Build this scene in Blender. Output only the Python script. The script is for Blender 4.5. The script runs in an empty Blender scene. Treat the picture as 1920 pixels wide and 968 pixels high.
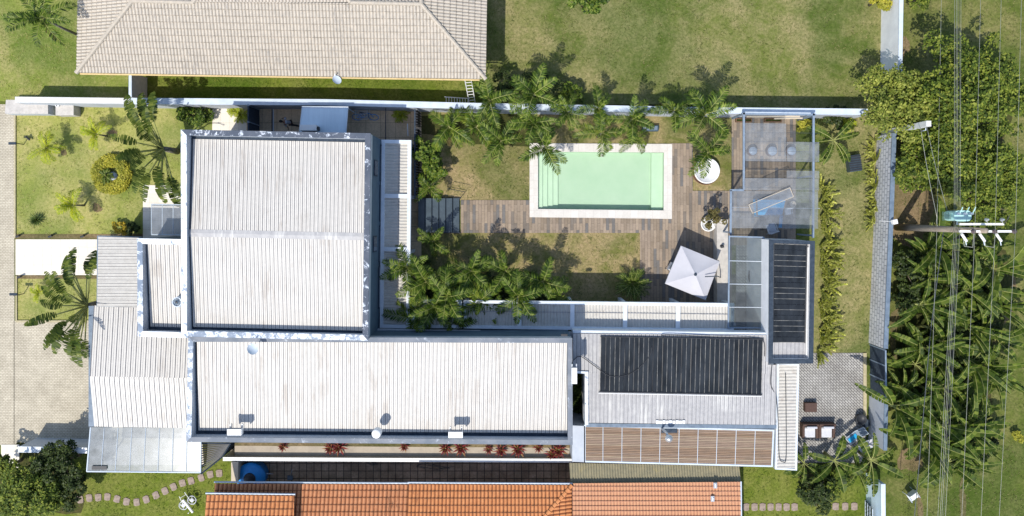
import bpy, bmesh, math, random
from mathutils import Vector, Matrix, noise
random.seed(7)
R = math.radians
scene = bpy.context.scene
col = scene.collection

# ------------------------------------------------------------------ camera, sky, sun, exposure
H = 50.0            # flying height of the camera in metres
K = 0.036           # metres on the ground per photograph pixel
CX, CY = 964.0, 397.0   # the point straight below the camera
cam = bpy.data.objects.new('camera', bpy.data.cameras.new('camera'))
col.objects.link(cam)
cam.location = (0, 0, H)
cam.rotation_euler = (0, 0, 0)
cam.data.sensor_width = 36
cam.data.lens = 36 * (H / K) / 1920
cam.data.shift_x = (960 - CX) / 1920
cam.data.shift_y = -(484 - CY) / 1920
cam.data.clip_end = 500
scene.camera = cam
w = bpy.data.worlds.new('World'); scene.world = w; w.use_nodes = True
nt = w.node_tree
sky = nt.nodes.new('ShaderNodeTexSky'); sky.sky_type = 'NISHITA'; sky.sun_disc = False
SD = Vector((0.331, 0.53, -1)).normalized()
sky.sun_elevation = R(58); sky.sun_rotation = R(212)
bgn = nt.nodes['Background']; bgn.inputs['Strength'].default_value = 0.15
nt.links.new(sky.outputs[0], bgn.inputs[0])
sl = bpy.data.lights.new('sun', 'SUN'); sl.energy = 3.45; sl.angle = R(0.53); sl.color = (1, 0.95, 0.87)
so = bpy.data.objects.new('sun', sl); col.objects.link(so)
so.rotation_euler = SD.to_track_quat('-Z', 'Y').to_euler(); so.location = (-20, -30, 60)
scene.view_settings.view_transform = 'Standard'; scene.view_settings.look = 'None'
scene.view_settings.gamma = 1; scene.view_settings.exposure = 0.5
scene.render.resolution_x = 1024; scene.render.resolution_y = 516

# ------------------------------------------------------------------ helpers
def P(px, py, z=0.0):
    s = K * (H - z) / H
    return Vector(((px - CX) * s, (CY - py) * s, z))

def wloc(o):
    v = Vector((0, 0, 0))
    while o is not None:
        v = v + o.location; o = o.parent
    return v

class MB:
    def __init__(s): s.v = []; s.f = []; s.m = []
    def face(s, pts, mi=0):
        b = len(s.v); s.v.extend([tuple(p) for p in pts]); s.f.append(tuple(range(b, b + len(pts)))); s.m.append(mi)
    def prism(s, pts, z0, z1, mi=0):
        # pts: plan points in any order round the outline
        a = sum(pts[i].x * pts[(i + 1) % len(pts)].y - pts[(i + 1) % len(pts)].x * pts[i].y for i in range(len(pts)))
        if a < 0: pts = list(reversed(pts))
        n = len(pts); b = len(s.v)
        for p in pts: s.v.append((p.x, p.y, z0))
        for p in pts: s.v.append((p.x, p.y, z1))
        s.f.append(tuple(b + n + i for i in range(n))); s.m.append(mi)
        s.f.append(tuple(b + n - 1 - i for i in range(n))); s.m.append(mi)
        for i in range(n):
            j = (i + 1) % n
            s.f.append((b + i, b + j, b + n + j, b + n + i)); s.m.append(mi)
    def box(s, x0, y0, z0, x1, y1, z1, mi=0):
        s.prism([Vector((x0, y0, 0)), Vector((x1, y0, 0)), Vector((x1, y1, 0)), Vector((x0, y1, 0))], z0, z1, mi)
    def pbox(s, x0, y0, x1, y1, z0, z1, mi=0):
        s.prism([P(x0, y0, z1), P(x1, y0, z1), P(x1, y1, z1), P(x0, y1, z1)], z0, z1, mi)
    def obox(s, c, sx, sy, sz, rz=0.0, mi=0, tilt=None):
        m = Matrix.Rotation(rz, 4, 'Z')
        if tilt is not None: m = m @ tilt
        q = [(-1,-1,-1),(1,-1,-1),(1,1,-1),(-1,1,-1),(-1,-1,1),(1,-1,1),(1,1,1),(-1,1,1)]
        b = len(s.v)
        for a in q: s.v.append(tuple(Vector(c) + m @ Vector((a[0]*sx/2, a[1]*sy/2, a[2]*sz/2))))
        for f in ((0,3,2,1),(4,5,6,7),(0,1,5,4),(1,2,6,5),(2,3,7,6),(3,0,4,7)):
            s.f.append(tuple(b + i for i in f)); s.m.append(mi)
    def tube(s, pts, r, n=6, mi=0, caps=True):
        pts = [Vector(p) for p in pts]
        if not isinstance(r, (list, tuple)): r = [r] * len(pts)
        b = len(s.v)
        t0 = (pts[1] - pts[0]).normalized()
        a = t0.cross(Vector((0, 0, 1)))
        if a.length < 1e-3: a = t0.cross(Vector((1, 0, 0)))
        a.normalize()
        for i, p in enumerate(pts):
            t = (pts[min(i + 1, len(pts) - 1)] - pts[max(i - 1, 0)]).normalized()
            a = (a - t * a.dot(t))
            if a.length < 1e-5: a = t.orthogonal()
            a.normalize(); c = t.cross(a)
            for k in range(n):
                an = 2 * math.pi * k / n
                s.v.append(tuple(p + (a * math.cos(an) + c * math.sin(an)) * r[i]))
        for i in range(len(pts) - 1):
            for k in range(n):
                j = (k + 1) % n
                s.f.append((b + i*n + k, b + i*n + j, b + (i+1)*n + j, b + (i+1)*n + k)); s.m.append(mi)
        if caps:
            s.f.append(tuple(b + n - 1 - k for k in range(n))); s.m.append(mi)
            e = b + (len(pts) - 1) * n
            s.f.append(tuple(e + k for k in range(n))); s.m.append(mi)
    def lathe(s, c, prof, n=24, mi=0, sx=1.0, sy=1.0):
        b = len(s.v); c = Vector(c)
        for (r, z) in prof:
            for k in range(n):
                an = 2 * math.pi * k / n
                s.v.append((c.x + r * sx * math.cos(an), c.y + r * sy * math.sin(an), c.z + z))
        for i in range(len(prof) - 1):
            for k in range(n):
                j = (k + 1) % n
                s.f.append((b + i*n + k, b + i*n + j, b + (i+1)*n + j, b + (i+1)*n + k)); s.m.append(mi)
        if prof[0][0] > 1e-4: s.f.append(tuple(b + n - 1 - k for k in range(n))); s.m.append(mi)
        if prof[-1][0] > 1e-4:
            e = b + (len(prof) - 1) * n
            s.f.append(tuple(e + k for k in range(n))); s.m.append(mi)
    def build(s, name, mats, parent=None, smooth=False, bevel=0.0, loc=None):
        if not isinstance(mats, (list, tuple)): mats = [mats]
        off = wloc(parent) if parent is not None else (loc or Vector((0, 0, 0)))
        me = bpy.data.meshes.new(name)
        me.from_pydata([(x - off[0], y - off[1], z - off[2]) for (x, y, z) in s.v], [], s.f)
        for m in mats: me.materials.append(m)
        me.polygons.foreach_set('material_index', s.m)
        if smooth: me.polygons.foreach_set('use_smooth', [True] * len(me.polygons))
        me.update()
        o = bpy.data.objects.new(name, me); col.objects.link(o)
        if parent is not None: o.parent = parent
        else: o.location = off
        if bevel > 0:
            bm = o.modifiers.new('bevel', 'BEVEL'); bm.width = bevel; bm.segments = 2; bm.limit_method = 'ANGLE'
        return o

def tag(o, label=None, cat=None, group=None, kind=None):
    if label: o['label'] = label
    if cat: o['category'] = cat
    if group: o['group'] = group
    if kind: o['kind'] = kind
    return o
def thing(name, label, cat, loc=(0, 0, 0), group=None, rz=0.0):
    o = bpy.data.objects.new(name, None); col.objects.link(o)
    o.location = loc; o.rotation_euler.z = rz; o.empty_display_size = 0.2
    return tag(o, label, cat, group)
def copy_tree(src, parent=None):
    c = src.copy(); col.objects.link(c)
    if parent is not None: c.parent = parent
    for ch in list(src.children): copy_tree(ch, c)
    return c
def place(src, used, loc, rz=0.0, sc=1.0, label=None, group=None):
    # the first placing moves the source itself, later ones copy it
    o = src if not used[0] else copy_tree(src)
    used[0] = True
    o.location = loc; o.rotation_euler.z = rz; o.scale = (sc, sc, sc)
    if label: o['label'] = label
    if group: o['group'] = group
    return o
ORD = ['first','second','third','fourth','fifth','sixth','seventh','eighth','ninth','tenth','eleventh','twelfth',
       'thirteenth','fourteenth','fifteenth','sixteenth','seventeenth','eighteenth','nineteenth','twentieth',
       'twenty-first','twenty-second','twenty-third','twenty-fourth','twenty-fifth','twenty-sixth','twenty-seventh','twenty-eighth']

# ------------------------------------------------------------------ materials
def newmat(name):
    m = bpy.data.materials.new(name); m.use_nodes = True
    return m, m.node_tree, m.node_tree.nodes['Principled BSDF']
def ramp(nt, stops, const=False):
    r = nt.nodes.new('ShaderNodeValToRGB'); cr = r.color_ramp
    if const: cr.interpolation = 'CONSTANT'
    while len(cr.elements) < len(stops): cr.elements.new(0.5)
    for e, (p, c) in zip(cr.elements, stops):
        e.position = p; e.color = (c[0], c[1], c[2], 1)
    return r
def coords(nt, scale=(1, 1, 1), rot=0.0):
    t = nt.nodes.new('ShaderNodeTexCoord'); mp = nt.nodes.new('ShaderNodeMapping')
    mp.inputs['Scale'].default_value = scale; mp.inputs['Rotation'].default_value = (0, 0, rot)
    nt.links.new(t.outputs['Object'], mp.inputs[0]); return mp
def noise_n(nt, mp, scale, detail=5, rough=0.6, dist=0.0):
    n = nt.nodes.new('ShaderNodeTexNoise'); n.inputs['Scale'].default_value = scale
    n.inputs['Detail'].default_value = detail; n.inputs['Roughness'].default_value = rough; n.inputs['Distortion'].default_value = dist
    nt.links.new(mp.outputs[0], n.inputs['Vector']); return n
def mixc(nt, fac, a, b, mode='MIX'):
    m = nt.nodes.new('ShaderNodeMix'); m.data_type = 'RGBA'; m.blend_type = mode
    for sock, v in ((m.inputs[0], fac), (m.inputs[6], a), (m.inputs[7], b)):
        if hasattr(v, 'is_output'): nt.links.new(v, sock)
        elif isinstance(v, (int, float)): sock.default_value = v
        else: sock.default_value = (v[0], v[1], v[2], 1)
    return m.outputs[2]
def addbump(nt, b, src, strength, dist=0.02):
    n = nt.nodes.new('ShaderNodeBump'); n.inputs['Strength'].default_value = strength; n.inputs['Distance'].default_value = dist
    nt.links.new(src, n.inputs['Height']); nt.links.new(n.outputs[0], b.inputs['Normal'])
def M(name, c1, c2=None, scale=4, rough=0.75, metal=0.0, bump=0.0, lo=0.35, hi=0.65, stretch=(1, 1, 1), detail=6, dist=0.0, spec=0.4):
    m, nt, b = newmat(name)
    b.inputs['Roughness'].default_value = rough; b.inputs['Metallic'].default_value = metal
    b.inputs['Specular IOR Level'].default_value = spec
    if c2 is None: c2 = tuple(x * 0.85 for x in c1)
    mp = coords(nt, stretch); n = noise_n(nt, mp, scale, detail, 0.65, dist)
    r = ramp(nt, [(lo, c1), (hi, c2)]); nt.links.new(n.outputs[0], r.inputs[0]); nt.links.new(r.outputs[0], b.inputs['Base Color'])
    if bump: addbump(nt, b, n.outputs[0], bump)
    return m
def lawn(name, green, dry, dark, bias=0.5, s=1.0):
    m, nt, b = newmat(name); b.inputs['Roughness'].default_value = 0.95; b.inputs['Specular IOR Level'].default_value = 0.1
    mp = coords(nt)
    n1 = noise_n(nt, mp, 0.30 * s, 7, 0.72, 0.6); n2 = noise_n(nt, mp, 1.5, 8, 0.8, 0.5); n3 = noise_n(nt, mp, 5.5, 5, 0.85)
    r1 = ramp(nt, [(bias - 0.09, green), (bias + 0.09, dry)]); nt.links.new(n1.outputs[0], r1.inputs[0])
    r2 = ramp(nt, [(0.42, (0, 0, 0)), (0.60, (1, 1, 1))]); nt.links.new(n2.outputs[0], r2.inputs[0])
    mid = tuple((green[i] * 0.35 + dry[i] * 0.65) for i in range(3))
    n0 = noise_n(nt, mp, 0.13, 3, 0.6); r0 = ramp(nt, [(0.40, (0.66, 0.76, 0.60)), (0.56, (1.15, 1.08, 1.08))]); nt.links.new(n0.outputs[0], r0.inputs[0])
    m1 = mixc(nt, 0.5, r1.outputs[0], mixc(nt, r2.outputs[0], green, mid))
    r3 = ramp(nt, [(0.40, (0, 0, 0)), (0.58, (1, 1, 1))]); nt.links.new(n3.outputs[0], r3.inputs[0])
    m2 = mixc(nt, r3.outputs[0], mixc(nt, 0.62, m1, dark), m1)
    m2 = mixc(nt, 1.0, m2, r0.outputs[0], 'MULTIPLY')
    nt.links.new(m2, b.inputs['Base Color']); addbump(nt, b, n3.outputs[0], 0.8, 0.05)
    return m
def bricks(name, c1, c2, mortar, w, h, ms=0.01, rot=0.0, rough=0.85, stops=None, dirt=0.25, off=0.5, vert=False):
    m, nt, b = newmat(name); b.inputs['Roughness'].default_value = rough; b.inputs['Specular IOR Level'].default_value = 0.25
    mp = coords(nt, (1, 1, 1), rot)
    t = nt.nodes.new('ShaderNodeTexBrick')
    if vert:
        sp = nt.nodes.new('ShaderNodeSeparateXYZ'); cb = nt.nodes.new('ShaderNodeCombineXYZ'); nt.links.new(mp.outputs[0], sp.inputs[0])
        nt.links.new(sp.outputs[1], cb.inputs[0]); nt.links.new(sp.outputs[2], cb.inputs[1]); nt.links.new(cb.outputs[0], t.inputs['Vector'])
    else: nt.links.new(mp.outputs[0], t.inputs['Vector'])
    t.inputs['Scale'].default_value = 1; t.inputs['Brick Width'].default_value = w; t.inputs['Row Height'].default_value = h
    t.inputs['Mortar Size'].default_value = ms; t.inputs['Mortar Smooth'].default_value = 0.2; t.offset = off
    n = noise_n(nt, mp, 0.7, 6, 0.7); n2 = noise_n(nt, mp, 9, 5, 0.7)
    if stops:
        t.inputs['Color1'].default_value = (0, 0, 0, 1); t.inputs['Color2'].default_value = (1, 1, 1, 1); t.inputs['Mortar'].default_value = (0.5, 0.5, 0.5, 1)
        r = ramp(nt, stops, True); nt.links.new(t.outputs['Color'], r.inputs[0])
        base = mixc(nt, t.outputs['Fac'], r.outputs[0], mortar)
    else:
        t.inputs['Color1'].default_value = (*c1, 1); t.inputs['Color2'].default_value = (*c2, 1); t.inputs['Mortar'].default_value = (*mortar, 1)
        base = t.outputs['Color']
    rr = ramp(nt, [(0.4, (0.45, 0.43, 0.4)), (0.62, (1, 1, 1))]); nt.links.new(n.outputs[0], rr.inputs[0])
    r2 = ramp(nt, [(0.35, (0.6, 0.6, 0.6)), (0.6, (1, 1, 1))]); nt.links.new(n2.outputs[0], r2.inputs[0])
    o = mixc(nt, dirt, base, rr.outputs[0], 'MULTIPLY'); o = mixc(nt, dirt * 1.3, o, r2.outputs[0], 'MULTIPLY')
    nt.links.new(o, b.inputs['Base Color'])
    return m
def leafmat(name, cols, rough=0.45, transl=0.2):
    m, nt, b = newmat(name); b.inputs['Roughness'].default_value = rough; b.inputs['Specular IOR Level'].default_value = 0.18
    g = nt.nodes.new('ShaderNodeNewGeometry')
    r = ramp(nt, [(i / (len(cols) - 1), c) for i, c in enumerate(cols)]); nt.links.new(g.outputs['Random Per Island'], r.inputs[0])
    mp = coords(nt); n = noise_n(nt, mp, 1.3, 4, 0.6)
    r2 = ramp(nt, [(0.35, (0.55, 0.6, 0.55)), (0.65, (1.15, 1.1, 1.0))]); nt.links.new(n.outputs[0], r2.inputs[0])
    c = mixc(nt, 1.0, r.outputs[0], r2.outputs[0], 'MULTIPLY')
    nt.links.new(c, b.inputs['Base Color'])
    t = nt.nodes.new('ShaderNodeBsdfTranslucent'); nt.links.new(c, t.inputs[0])
    mx = nt.nodes.new('ShaderNodeMixShader'); mx.inputs[0].default_value = transl
    nt.links.new(b.outputs[0], mx.inputs[1]); nt.links.new(t.outputs[0], mx.inputs[2])
    nt.links.new(mx.outputs[0], nt.nodes['Material Output'].inputs[0])
    return m
def glass(name, tint, body, alpha, rough=0.12):
    # see-through sheet: part clear, part dusty body colour, with a gloss on top
    m, nt, b = newmat(name); b.inputs['Roughness'].default_value = rough; b.inputs['Specular IOR Level'].default_value = 0.6
    mp = coords(nt); n = noise_n(nt, mp, 1.6, 6, 0.7)
    r = ramp(nt, [(0.3, tuple(x * 0.75 for x in body)), (0.7, body)]); nt.links.new(n.outputs[0], r.inputs[0]); nt.links.new(r.outputs[0], b.inputs['Base Color'])
    t = nt.nodes.new('ShaderNodeBsdfTransparent'); t.inputs[0].default_value = (*tint, 1)
    mx = nt.nodes.new('ShaderNodeMixShader')
    r2 = ramp(nt, [(0.3, (alpha * 0.75,) * 3), (0.7, (min(1, alpha * 1.2),) * 3)]); nt.links.new(n.outputs[0], r2.inputs[0]); nt.links.new(r2.outputs[0], mx.inputs[0])
    nt.links.new(t.outputs[0], mx.inputs[1]); nt.links.new(b.outputs[0], mx.inputs[2])
    nt.links.new(mx.outputs[0], nt.nodes['Material Output'].inputs[0])
    return m
def mottled(name, metal, paint, lo, hi, scale=2.2, rough=0.55):
    m, nt, b = newmat(name); b.inputs['Roughness'].default_value = rough
    mp = coords(nt); n = noise_n(nt, mp, scale, 8, 0.75, 0.6); n2 = noise_n(nt, mp, 0.8, 3)
    r = ramp(nt, [(lo, metal), (hi, paint)]); nt.links.new(n.outputs[0], r.inputs[0])
    r2 = ramp(nt, [(0.4, (0.7, 0.75, 0.8)), (0.6, (1, 1, 1))]); nt.links.new(n2.outputs[0], r2.inputs[0])
    nt.links.new(mixc(nt, 1.0, r.outputs[0], r2.outputs[0], 'MULTIPLY'), b.inputs['Base Color'])
    return m
def streaks(name, base, base2, stain, amount, axis=(6, 0.5, 1), rough=0.8, island=False):
    m, nt, b = newmat(name); b.inputs['Roughness'].default_value = rough; b.inputs['Specular IOR Level'].default_value = 0.25
    mp0 = coords(nt); n0 = noise_n(nt, mp0, 3.5, 5, 0.7)
    r0 = ramp(nt, [(0.35, base), (0.65, base2)]); nt.links.new(n0.outputs[0], r0.inputs[0])
    mp = coords(nt, axis); n = noise_n(nt, mp, 1.0, 8, 0.75, 0.3)
    r = ramp(nt, [(amount, (0, 0, 0)), (amount + 0.1, (1, 1, 1))]); nt.links.new(n.outputs[0], r.inputs[0])
    nb = noise_n(nt, mp0, 0.35, 3); rb = ramp(nt, [(0.45, (0, 0, 0)), (0.6, (1, 1, 1))]); nt.links.new(nb.outputs[0], rb.inputs[0])
    f = mixc(nt, 1.0, r.outputs[0], rb.outputs[0], 'MULTIPLY')
    nt.links.new(mixc(nt, f, r0.outputs[0], stain), b.inputs['Base Color'])
    return m

MT = dict(
    lawn_front=lawn('lawn_front', (0.25, 0.28, 0.07), (0.42, 0.37, 0.17), (0.15, 0.18, 0.04), 0.51),  # stronger light on the west side put into this brighter green
    lawn_west=lawn('lawn_west', (0.18, 0.23, 0.045), (0.38, 0.33, 0.16), (0.09, 0.12, 0.02), 0.52),
    lawn_lush=lawn('lawn_lush', (0.11, 0.155, 0.018), (0.22, 0.22, 0.07), (0.045, 0.07, 0.008), 0.53),
    lawn_east=lawn('lawn_east', (0.11, 0.145, 0.03), (0.33, 0.28, 0.15), (0.065, 0.085, 0.02), 0.50, 0.8),
    lawn_dry=lawn('lawn_dry', (0.13, 0.15, 0.035), (0.38, 0.29, 0.17), (0.10, 0.095, 0.035), 0.48, 1.6),
    lawn_field=lawn('lawn_field', (0.095, 0.13, 0.024), (0.25, 0.225, 0.10), (0.05, 0.065, 0.014), 0.53, 1.0),  # dimming towards the right edge put into this darker green
    soil=lawn('soil', (0.15, 0.125, 0.06), (0.27, 0.20, 0.125), (0.08, 0.065, 0.03), 0.5, 1.5),
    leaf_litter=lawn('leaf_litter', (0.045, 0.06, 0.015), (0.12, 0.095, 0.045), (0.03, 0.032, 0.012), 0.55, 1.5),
    street_paver=bricks('street_paver', (0.60, 0.545, 0.43), (0.52, 0.47, 0.37), (0.34, 0.30, 0.22), 0.22, 0.11, 0.016, 0, dirt=0.35),
    patio_paver=bricks('patio_paver', (0.44, 0.43, 0.40), (0.35, 0.34, 0.32), (0.085, 0.08, 0.078), 0.28, 0.14, 0.018, R(45), dirt=0.4),
    wall_block=bricks('wall_block', (0.70, 0.70, 0.72), (0.60, 0.61, 0.64), (0.36, 0.37, 0.40), 0.4, 0.33, 0.035, 0, dirt=0.3, vert=True),
    path_tile=bricks('path_tile', (0.74, 0.69, 0.60), (0.69, 0.64, 0.55), (0.55, 0.5, 0.42), 0.6, 0.6, 0.01, 0, off=0, dirt=0.12),
    passage_tile=bricks('passage_tile', (0.80, 0.62, 0.41), (0.72, 0.55, 0.36), (0.48, 0.36, 0.24), 1.0, 1.0, 0.02, 0, off=0, dirt=0.4),
    yard_tile=bricks('yard_tile', (0.72, 0.53, 0.37), (0.50, 0.37, 0.26), (0.16, 0.12, 0.09), 0.5, 0.5, 0.03, 0, off=0, dirt=0.6),
    deck=bricks('deck', None, None, (0.06, 0.05, 0.045), 1.25, 0.2, 0.006, R(90), off=0.37, dirt=0.3,
                stops=[(0, (0.20, 0.17, 0.14)), (0.14, (0.30, 0.24, 0.18)), (0.38, (0.26, 0.205, 0.15)), (0.54, (0.34, 0.27, 0.20)), (0.76, (0.17, 0.16, 0.15)), (0.86, (0.31, 0.245, 0.185))]),
    coping=bricks('coping', (0.66, 0.63, 0.58), (0.60, 0.57, 0.52), (0.5, 0.47, 0.43), 0.5, 0.5, 0.008, 0, off=0, dirt=0.15),
    pool_tile=M('pool_tile', (0.40, 0.52, 0.40), (0.36, 0.49, 0.365), 0.7, 0.4),
    pool_step=M('pool_step', (0.47, 0.60, 0.47), (0.43, 0.565, 0.43), 1, 0.4),
    white_metal_roof=streaks('white_metal_roof', (0.585, 0.555, 0.505), (0.53, 0.505, 0.46), (0.44, 0.40, 0.35), 0.50, (3, 0.25, 1), 0.5),
    roof_groove=M('roof_groove', (0.29, 0.29, 0.31), (0.20, 0.205, 0.22), 2, 0.6),
    grey_metal_roof=streaks('grey_metal_roof', (0.43, 0.42, 0.41), (0.34, 0.335, 0.335), (0.56, 0.55, 0.52), 0.50, (2.5, 0.25, 1), 0.6),
    cream_metal_roof=streaks('cream_metal_roof', (0.52, 0.50, 0.455), (0.44, 0.42, 0.38), (0.36, 0.32, 0.28), 0.55, (2, 2, 1), 0.6),
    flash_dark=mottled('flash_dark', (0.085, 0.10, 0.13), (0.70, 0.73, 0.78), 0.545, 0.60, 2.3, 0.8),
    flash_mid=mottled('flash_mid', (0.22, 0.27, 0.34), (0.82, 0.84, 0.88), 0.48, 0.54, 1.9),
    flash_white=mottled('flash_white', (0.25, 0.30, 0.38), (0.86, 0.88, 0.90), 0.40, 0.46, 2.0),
    flash_grey=mottled('flash_grey', (0.20, 0.215, 0.24), (0.50, 0.53, 0.57), 0.58, 0.66, 2.2, 0.8),
    bright_plaster=M('bright_plaster', (0.78, 0.78, 0.78), (0.68, 0.68, 0.69), 1.3, 0.85, bump=0.1),
    planter_plaster=M('planter_plaster', (0.40, 0.34, 0.26), (0.32, 0.27, 0.21), 1.3, 0.85),
    cap_blue=M('cap_blue', (0.10, 0.14, 0.19), (0.16, 0.21, 0.27), 3, 0.5),
    cap_light=M('cap_light', (0.56, 0.62, 0.68), (0.46, 0.53, 0.60), 2, 0.6, bump=0.1),
    house_white=M('house_white', (0.62, 0.62, 0.60), (0.55, 0.55, 0.53), 1.5, 0.85),
    house_shade_blue=M('house_shade_blue', (0.075, 0.125, 0.17), (0.055, 0.095, 0.135), 1.2, 0.85),  # wall shade put into the base colour as dark blue-grey
    wall_grey=M('wall_grey', (0.46, 0.49, 0.53), (0.38, 0.41, 0.45), 1.3, 0.85, bump=0.1),
    wall_beige=M('wall_beige', (0.56, 0.48, 0.37), (0.48, 0.41, 0.31), 1.3, 0.85, bump=0.1),
    concrete=M('concrete', (0.52, 0.49, 0.45), (0.40, 0.38, 0.35), 3, 0.9, bump=0.15),
    concrete_pole=M('concrete_pole', (0.33, 0.27, 0.21), (0.23, 0.19, 0.15), 3, 0.9, bump=0.2, stretch=(1, 1, 0.4)),
    stone=M('stone', (0.34, 0.27, 0.22), (0.22, 0.17, 0.14), 5, 0.9, bump=0.3),
    stone_edge=M('stone_edge', (0.46, 0.40, 0.27), (0.34, 0.30, 0.17), 6, 0.9),
    beige_tile=streaks('beige_tile', (0.51, 0.455, 0.375), (0.41, 0.37, 0.31), (0.30, 0.28, 0.25), 0.52, (5, 1.2, 1), 0.85),
    beige_ridge=M('beige_ridge', (0.48, 0.42, 0.34), (0.38, 0.34, 0.28), 4, 0.9),
    joint_beige=M('joint_beige', (0.38, 0.33, 0.27), (0.24, 0.21, 0.17), 3, 0.9),  # darker tone for tile course ends and troughs between barrels
    joint_orange=M('joint_orange', (0.30, 0.11, 0.045), (0.14, 0.06, 0.03), 3, 0.9),
    joint_salmon=M('joint_salmon', (0.42, 0.20, 0.12), (0.34, 0.16, 0.10), 3, 0.9),
    orange_tile=streaks('orange_tile', (0.55, 0.25, 0.12), (0.46, 0.19, 0.085), (0.05, 0.03, 0.02), 0.52, (7, 1.3, 1), 0.8),
    orange_clean=streaks('orange_clean', (0.60, 0.26, 0.105), (0.49, 0.19, 0.07), (0.20, 0.09, 0.045), 0.54, (6, 1.3, 1), 0.8),
    salmon_tile=streaks('salmon_tile', (0.53, 0.275, 0.15), (0.47, 0.235, 0.125), (0.40, 0.22, 0.15), 0.6, (3, 1, 1), 0.8),
    fibre_roof=streaks('fibre_roof', (0.29, 0.255, 0.16), (0.21, 0.195, 0.13), (0.40, 0.33, 0.14), 0.55, (1.2, 1.2, 1), 0.9),
    gutter_yellow=M('gutter_yellow', (0.66, 0.50, 0.24), (0.58, 0.42, 0.2), 3, 0.7),
    solar=M('solar', (0.008, 0.011, 0.015), (0.026, 0.032, 0.04), 1.0, 0.75, stretch=(2, 0.6, 1), spec=0.12),
    solar_rib=M('solar_rib', (0.40, 0.38, 0.34), (0.10, 0.11, 0.12), 2.2, 0.5),
    black=M('black', (0.018, 0.02, 0.024), (0.03, 0.033, 0.04), 5, 0.5),
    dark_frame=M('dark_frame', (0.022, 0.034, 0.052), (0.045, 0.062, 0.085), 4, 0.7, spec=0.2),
    blue_frame=M('blue_frame', (0.16, 0.21, 0.28), (0.22, 0.28, 0.35), 4, 0.5),
    step_dark=M('step_dark', (0.028, 0.045, 0.06), (0.05, 0.075, 0.095), 1.5, 0.35),
    white=M('white', (0.80, 0.80, 0.78), (0.70, 0.70, 0.69), 3, 0.55),
    white_beam=M('white_beam', (0.64, 0.68, 0.72), (0.52, 0.58, 0.64), 1.6, 0.6),
    canopy_blue=M('canopy_blue', (0.62, 0.76, 0.85), (0.54, 0.67, 0.76), 1.4, 0.5, stretch=(3, 0.4, 1)),
    cloth_grey=M('cloth_grey', (0.47, 0.465, 0.49), (0.43, 0.425, 0.45), 1.2, 0.9),
    cushion=M('cushion', (0.56, 0.57, 0.60), (0.48, 0.49, 0.53), 5, 0.9, bump=0.2),
    wicker=M('wicker', (0.10, 0.055, 0.04), (0.05, 0.028, 0.022), 25, 0.7, bump=0.3),
    wood=M('wood', (0.20, 0.11, 0.06), (0.12, 0.07, 0.04), 3, 0.7, stretch=(1, 6, 1)),
    slat=M('slat', (0.29, 0.205, 0.145), (0.21, 0.15, 0.11), 1.6, 0.8, stretch=(0.7, 6, 1)),
    slat_b=M('slat_b', (0.27, 0.175, 0.11), (0.17, 0.12, 0.085), 1.6, 0.8, stretch=(0.7, 6, 1)),
    slat_c=M('slat_c', (0.33, 0.25, 0.17), (0.25, 0.185, 0.13), 1.6, 0.8, stretch=(0.7, 6, 1)),
    steel=M('steel', (0.55, 0.58, 0.60), (0.40, 0.43, 0.46), 5, 0.35, 0.6),
    tank_blue=M('tank_blue', (0.02, 0.28, 0.70), (0.015, 0.22, 0.60), 3, 0.4),
    blue_cloth=M('blue_cloth', (0.005, 0.33, 0.62), (0.005, 0.25, 0.50), 3, 0.6),
    pump_box=M('pump_box', (0.02, 0.05, 0.075), (0.04, 0.08, 0.11), 5, 0.5),
    transformer=M('transformer', (0.42, 0.66, 0.62), (0.35, 0.56, 0.54), 4, 0.4),
    porcelain=M('porcelain', (0.10, 0.07, 0.07), (0.06, 0.05, 0.05), 5, 0.2),
    wire_pale=M('wire_pale', (0.36, 0.37, 0.31), (0.26, 0.27, 0.24), 5, 0.4, 0.3),
    wire_dark=M('wire_dark', (0.05, 0.06, 0.07), (0.08, 0.09, 0.1), 5, 0.4),
    trunk=M('trunk', (0.21, 0.17, 0.12), (0.11, 0.085, 0.06), 6, 0.95, bump=0.5, stretch=(1, 1, 3)),
    palm_trunk=M('palm_trunk', (0.23, 0.21, 0.17), (0.12, 0.11, 0.09), 3, 0.95, bump=0.4, stretch=(1, 1, 5)),
    petiole=M('petiole', (0.30, 0.32, 0.10), (0.24, 0.25, 0.08), 5, 0.6),
    hair=M('hair', (0.012, 0.008, 0.006), None, 9, 0.7),
    skin=M('skin', (0.24, 0.12, 0.075), (0.20, 0.10, 0.06), 6, 0.6),
    shirt=M('shirt', (0.36, 0.38, 0.42), (0.28, 0.30, 0.34), 6, 0.9),
    trousers=M('trousers', (0.02, 0.02, 0.026), None, 6, 0.9),
    glass_grey=glass('glass_grey', (0.84, 0.88, 0.92), (0.36, 0.38, 0.40), 0.40),
    glass_pale=glass('glass_pale', (0.74, 0.78, 0.80), (0.27, 0.30, 0.32), 0.52, 0.22),
    glass_dark=glass('glass_dark', (0.66, 0.74, 0.78), (0.20, 0.215, 0.215), 0.38, 0.1),
    window_glass=M('window_glass', (0.02, 0.03, 0.045), (0.035, 0.05, 0.07), 2, 0.1, spec=0.7),
    lf_palm=leafmat('lf_palm', [(0.016, 0.038, 0.006), (0.05, 0.095, 0.010), (0.11, 0.175, 0.02), (0.24, 0.29, 0.06)], 0.5),
    lf_palm_y=leafmat('lf_palm_y', [(0.035, 0.08, 0.010), (0.09, 0.15, 0.016), (0.22, 0.27, 0.04)], 0.4),
    lf_lime=leafmat('lf_lime', [(0.22, 0.32, 0.01), (0.36, 0.42, 0.02), (0.48, 0.48, 0.04)], 0.5),
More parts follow.
